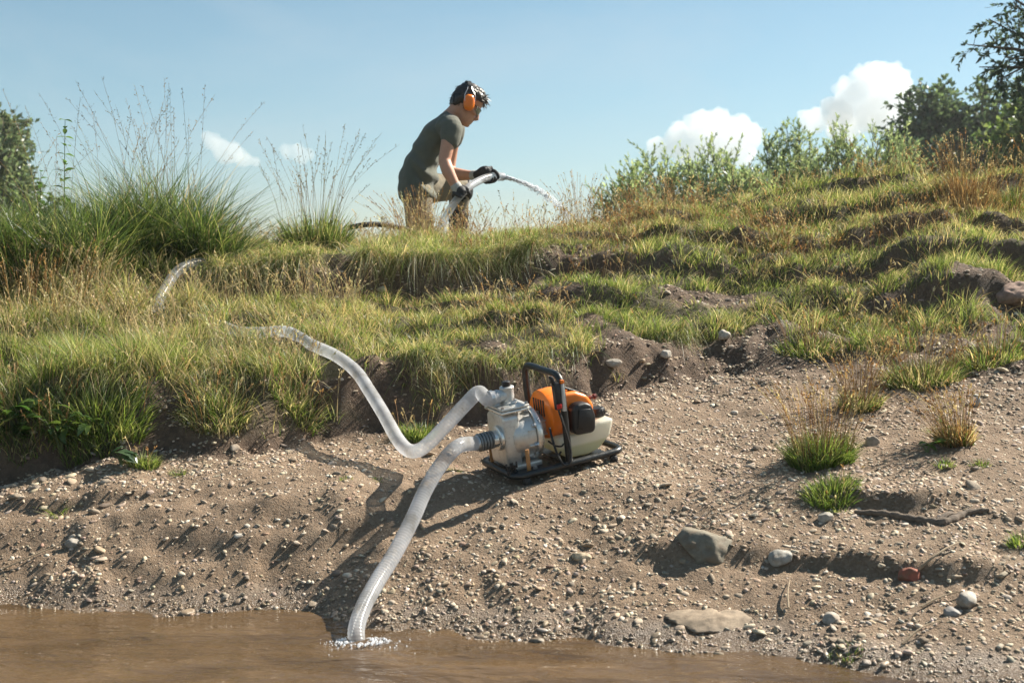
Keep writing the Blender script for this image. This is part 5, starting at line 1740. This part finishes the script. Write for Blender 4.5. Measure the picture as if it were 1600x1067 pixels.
folds = np.array([mnoise.noise((v[0] * 5, v[1] * 5, v[2] * 13 + v[0] * 4)) for v in V]) * .011 + noise3(V, 24, 5) * .003
bel = sstep(.30, .05, al) * sstep(-.02, .06, (V - c2(262, 760, 8.0)) @ np.array([1, 0, .2]))
folds = folds + bel * .015 * np.sin(al * 62 + 2.4 * np.sin(V[:, 0] * 21) + 3 * V[:, 1])
set_co(me, V + nr * folds[:, None])
add_person('t_shirt', me, SHIRT)
# trousers
gz = lambda p: hz(p[0], p[1])
hipN = c2(262, 760, 7.92); kneeN = c2(298, 960, 7.86); kneeN[2] = gz(kneeN) + .075
ankN = kneeN + np.array([-.40, .05, 0]); ankN[2] = gz(ankN) + .075
hipF = c2(285, 745, 8.09); kneeF = c2(560, 748, 8.38)
ankF = kneeF + np.array([-.03, .0, -.42]); ankF[2] = gz(ankF) + .10
mb = MB()
sect(mb, [c2(262, 840, 8.0), c2(258, 780, 8.0), c2(265, 700, 8.0)], [.085, .110, .09], [.12, .14, .12], k=10)
limb(mb, [hipN, (hipN + kneeN) / 2 + np.array([.0, 0, 0]), kneeN], [.095, .086, .074])
limb(mb, [kneeN, (kneeN + ankN) / 2, ankN], [.076, .066, .056])
limb(mb, [hipF, (hipF + kneeF) / 2 + np.array([0, 0, .005]), kneeF], [.105, .09, .072])
limb(mb, [kneeF, (kneeF * .6 + ankF * .4) + np.array([-.02, 0, 0])], [.070, .063])
me = remesh(mb, .0065, 4)
V = get_co(me).astype(float)
me.vertices.foreach_get('normal', nr := np.empty(len(V) * 3, np.float32)); nr = nr.reshape(-1, 3)
set_co(me, V + nr * (noise3(V, 9, 3) * .007 + noise3(V, 26, 8) * .003)[:, None])
trousers = add_person('trousers', me, TROUS)
# knee pad on the raised knee
mb = MB(); mb.ico(kneeF + np.array([.045, -.01, -.01]), .062, 2, (.55, .95, 1.15))
add_person('knee_pad', remesh(mb, .007, 3), BOOT, trousers)


def boot(ank, toe, up):
    mb = MB()
    up = np.array(up, float); toe = np.array(toe, float)
    limb(mb, [ank + up * .30, ank + up * .15, ank + up * .02], [.068, .060, .052])
    limb(mb, [ank - toe * .04 - up * .03, ank + toe * .07 - up * .045, ank + toe * .17 - up * .055], [.046, .045, .038])
    limb(mb, [ank - toe * .05 - up * .075, ank + toe * .06 - up * .078, ank + toe * .19 - up * .082], [.030, .030, .030])
    return remesh(mb, .008, 3)


add_person('boot', boot(ankF, (1, 0, 0), (0.04, 0, 1)), BOOT)
dN = (kneeN - ankN) / np.linalg.norm(kneeN - ankN)
mb = MB(); limb(mb, [ankN + dN * .16, ankN, ankN - dN * .05], [.064, .058, .052])
limb(mb, [ankN - dN * .04, ankN - dN * .07 + np.array([0, 0, -.03]), ankN - dN * .08 + np.array([-.02, 0, -.06])], [.05, .045, .04])
add_person('boot', remesh(mb, .008, 3), BOOT)


# gloves gripping the hose
def glove(center, T, e1, wrist, flip, spread=.0215):
    T = T / np.linalg.norm(T); e1 = e1 - T * np.dot(e1, T); e1 /= np.linalg.norm(e1); e2 = np.cross(T, e1) * flip
    R0 = HR + .0105
    mb = MB()
    for i, (ext, rad) in enumerate(((185, .0098), (215, .0104), (208, .0102), (170, .0090))):
        o = center + T * (1.5 - i) * spread
        aa = np.radians(np.linspace(12, ext, 10))
        pts = [o + e1 * (R0 + .010)] + [o + R0 * (math.cos(a) * e1 + math.sin(a) * e2) for a in aa]
        limb(mb, pts, [rad * 1.12, rad * 1.05, rad, rad * .82], 10, 16)
    aa = np.radians(np.linspace(-25, -150, 8))
    limb(mb, [center + T * .030 + (R0 + .002) * (math.cos(a) * e1 + math.sin(a) * e2) + T * .014 * j / 7 for j, a in enumerate(aa)], [.0135, .012, .0105], 10, 14)
    pal = center + e1 * (R0 + .008)
    for i in range(4):
        o = pal + T * (1.5 - i) * spread
        limb(mb, [o + e2 * .018, o - e2 * .016, o - e2 * .034], [.0125, .0145, .013], 10, 8)
    wd = wrist - pal
    limb(mb, [pal - e2 * .015, pal - e2 * .02 + wd * .35, pal + wd * .75, wrist], [.030, .032, .030, .031], 14, 10)
    return remesh(mb, .0036, 2), pal, wd


hq = q                                    # the delivery hose path
def near_hose(p):
    k = int(np.argmin(np.linalg.norm(hq - p, axis=1))); return hq[k], hq[min(k + 4, len(hq) - 1)] - hq[k - 4]


hpN, TN = near_hose(c2(556, 790, 7.755)); wrN = c2(533, 748, 7.73)
me, pal, wd = glove(hpN, TN, np.array([-.25, -.85, .45]), wrN, -1)
gl = add_person('glove', me, GLOVE)
wdir = (c2(505, 700, 7.73) - wrN); wdir /= np.linalg.norm(wdir)
mb = MB(); limb(mb, [wrN - wdir * .012, wrN + wdir * .022], [.0335, .0345]); add_person('cuff', remesh(mb, .004, 2), CUFF, gl)
hpF, TF_ = near_hose(c2(742, 672, 8.02)); wrF = c2(655, 659, 8.11)
me, pal, wd = glove(hpF, TF_, np.array([-.1, .75, .65]), wrF, -1)
gl = add_person('glove', me, GLOVE)
wdir = (c2(590, 657, 8.16) - wrF); wdir /= np.linalg.norm(wdir)
mb = MB(); limb(mb, [wrF - wdir * .012, wrF + wdir * .022], [.0325, .0335]); add_person('cuff', remesh(mb, .004, 2), CUFF, gl)

# hair: a cap of hair and many locks
mb = MB()
hs = [-.06, -.03, 0, .03, .055, .09, .115, .13, .137]
hfr = [-.05, -.02, .008, .035, .086, .096, .082, .055, .02]; hbk = [-.082, -.098, -.106, -.110, -.109, -.098, -.075, -.045, -.01]; hhw = [.048, .068, .076, .081, .082, .077, .060, .040, .012]
head_rings(mb, hs, hfr, hbk, hhw)
me = remesh(mb, .006, 2)
V = get_co(me).astype(float)
me.vertices.foreach_get('normal', nr := np.empty(len(V) * 3, np.float32)); nr = nr.reshape(-1, 3)
set_co(me, V + nr * (noise3(V, 35, 3) * .006 + noise3(V, 80, 8) * .003)[:, None])
hair = add_person('hair', me, HAIR, body)
r_ = np.random.default_rng(55)
hv = get_co(me).astype(float) + PB; hn = nr
mb = MB()
rel = hv - HC; fu = rel @ HF; uu = rel @ HU
cand = np.where((uu > .03) | ((fu < -.02) & (uu > -.045)))[0]
for i in r_.choice(cand, 520, replace=False):
    front = sstep(.0, .09, fu[i])
    d0 = hn[i] * .5 + HF * (.55 + .5 * front) + HU * (-.25 + .35 * front) + r_.normal(size=3) * .35
    if fu[i] < -.02: d0 = hn[i] * .35 - HU * .9 + r_.normal(size=3) * .25
    d0 /= np.linalg.norm(d0)
    L = r_.uniform(.008, .015) + .020 * front * r_.uniform(0, 1)
    p0 = hv[i] - hn[i] * .003
    curl_ = r_.normal(size=3) * .3 - HU * .25
    pts = [p0 + d0 * L * t_ + curl_ * L * t_ ** 2 for t_ in (0, .35, .7, 1.0)]
    mb.tube(pts, [.0034, .0028, .0018, .0005], 5)
add_person('hair_locks', mb.mesh('hair_locks', True, False), HAIR, body, kind='stuff')

# ear defenders on the head
ed_ = empty('ear_defenders', Matrix.Translation(Vector(HC)), 'bright orange ear defenders with thin headband worn over the dark hair', 'ear defenders')


def add_hc(name, mb, mat, parent):
    me = mb.mesh(name) if isinstance(mb, MB) else mb
    set_co(me, get_co(me) - HC.astype(np.float32)); me.materials.clear()
    return link(name, me, mat, parent)


BD = np.array([.10, 0, 1.0]) - HLt * np.dot(np.array([.10, 0, 1.0]), HLt); BD /= np.linalg.norm(BD)
BF = np.cross(BD, HLt); BF = BF if BF[0] > 0 else -BF
for s in (-1, 1):
    c0 = hd(-.004, 0, -.004) + HLt * s * .078
    a = np.linspace(0, 2 * np.pi, 36, endpoint=False)
    ca = np.sign(np.cos(a)) * np.abs(np.cos(a)) ** .8; sa = np.sign(np.sin(a)) * np.abs(np.sin(a)) ** .8

    def ring(off, wx, wz): return c0 + HLt * s * off + wx * ca[:, None] * BF + wz * sa[:, None] * BD
    mb = MB(); mb.rings([ring(-.008, .029, .043), ring(-.006, .034, .048), ring(.006, .034, .048), ring(.0075, .031, .045)])
    cup0 = add_hc('cushion', mb, RUB, ed_)
    mb = MB(); mb.rings([ring(.008, .034, .049), ring(.014, .0355, .051), ring(.026, .034, .050), ring(.036, .029, .044), ring(.041, .020, .034), ring(.0425, .008, .018)])
    cup = add_hc('ear_cup', mb, ORA, ed_)
    for k in range(4):
        z_ = .018 - k * .011
        m1 = c0 + HLt * s * .0415 + BD * z_
        mb = MB(); mb.tube(np.array([m1 - BF * .016, m1 - BF * .005 + HLt * s * .0012, m1 + BF * .005 + HLt * s * .0012, m1 + BF * .016]), .0016, 6)
        add_hc('cup_ridge', mb, ORA, cup)
    wire = pmat('steel_wire', (0.55, 0.56, 0.58), .3, .9)
    for fb_ in (-1, 1):
        p0 = c0 + HLt * s * .030 + BF * fb_ * .031 + BD * .005
        mb = MB(); mb.tube(spline([p0, c0 + HLt * s * .026 + BF * fb_ * .033 + BD * .045, c0 + HLt * s * .010 + BF * fb_ * .016 + BD * .085, c0 - HLt * s * .004 + BF * fb_ * .012 + BD * .105], 16), .0022, 8)
        add_hc('wire_arm', mb, wire, ed_)
c0 = hd(-.004, 0, -.004)
arc = np.array([c0 + HLt * math.cos(t_) * .080 + BD * (math.sin(t_) * .048 + .098) for t_ in np.linspace(0.05, math.pi - .05, 24)])
mb = MB()
rg = []
for i, p in enumerate(arc):
    nrm = p - (c0 + BD * .07); nrm /= np.linalg.norm(nrm)
    rg.append(np.array([p + BF * .012 + nrm * .003, p - BF * .012 + nrm * .003, p - BF * .012 - nrm * .002, p + BF * .012 - nrm * .002]))
mb.rings(rg)
add_hc('headband', mb, PLA, ed_)
# safety glasses
gs = empty('safety_glasses', Matrix.Translation(Vector(HC)), 'dark rimmed safety glasses on the face under the ear defenders', 'glasses')
m = NT('tinted_lens')
gl_ = m.n('MixShader', {0: .35, 1: m.n('BsdfTransparent', {'Color': (.55, .6, .62, 1)}).outputs[0], 2: m.n('BsdfGlossy', {'Color': (.8, .85, .9, 1), 'Roughness': .05}).outputs[0]}).outputs[0]
LENS = m.done(gl_)
for s in (-1, 1):
    rg = []
    for t_ in np.linspace(0, 1, 8):
        f_ = .099 - .040 * t_ ** 2; l_ = s * (.006 + .062 * t_)
        rg.append(np.array([hd(f_, l_, .020 - .006 * t_), hd(f_ + .002, l_, .0), hd(f_, l_, -.026 + .012 * t_), hd(f_ - .002, l_, -.026 + .012 * t_), hd(f_ - .0, l_, .0), hd(f_ - .002, l_, .020 - .006 * t_)]))
    mb = MB(); mb.rings(rg); add_hc('lens', mb, LENS, gs)
    mb = MB(); mb.tube(np.array([hd(.060, s * .069, .012), hd(.03, s * .075, .012), hd(-.02, s * .078, .008)]), .0028, 8); add_hc('temple', mb, PLA, gs)
    mb = MB(); mb.tube(spline([hd(.100, s * .004, .021), hd(.092, s * .034, .020), hd(.060, s * .069, .014)], 10), .0022, 6); add_hc('rim', mb, PLA, gs)


# white bubbles added to imitate the suction hose's reflection on the river
r_ = np.random.default_rng(404)
Vd, Fd = ico_arr(1)
n = 320
a = r_.uniform(0, 2 * np.pi, n); rr_ = HR * .9 + r_.exponential(.022, n)
bxy = np.stack([end[0] + rr_ * np.cos(a) * 1.5 + .5 * np.maximum(rr_ - HR, 0) , end[1] + rr_ * np.sin(a) * .8 - .3 * np.maximum(rr_ - HR, 0)], 1)
rb = r_.uniform(.0015, .0052, n) * np.exp(-np.maximum(rr_ - HR, 0) * 8)
wz = 0.006 * np.ones(n)
Q = Vd[None] * rb[:, None, None] + np.concatenate([bxy, (wz * .4)[:, None]], 1)[:, None, :]
fo = mesh_arrays('reflection_bubbles', Q.reshape(-1, 3), None, (Fd[None] + (np.arange(n) * len(Vd))[:, None, None]).reshape(-1, 3), smooth=True)
link('reflection_bubbles', fo, jet_mat(), kind='stuff', label='white bubbles standing in for the reflection of the hose on the river')


# ------------------------------------------------------------------ the hazy summer air
mb = MB(); mb.box((-90, -40, -4), (90, 75, 14))
hm = NT('summer_haze')
hv_ = hm.n('VolumePrincipled', {'Color': (0.93, 0.97, 1.0, 1), 'Density': 0.0007, 'Anisotropy': 0.3})
hm.t.links.new(hv_.outputs[0], hm.out.inputs['Volume'])
mb.build('haze', hm.m, smooth=False, kind='stuff', label='thin pale summer haze')
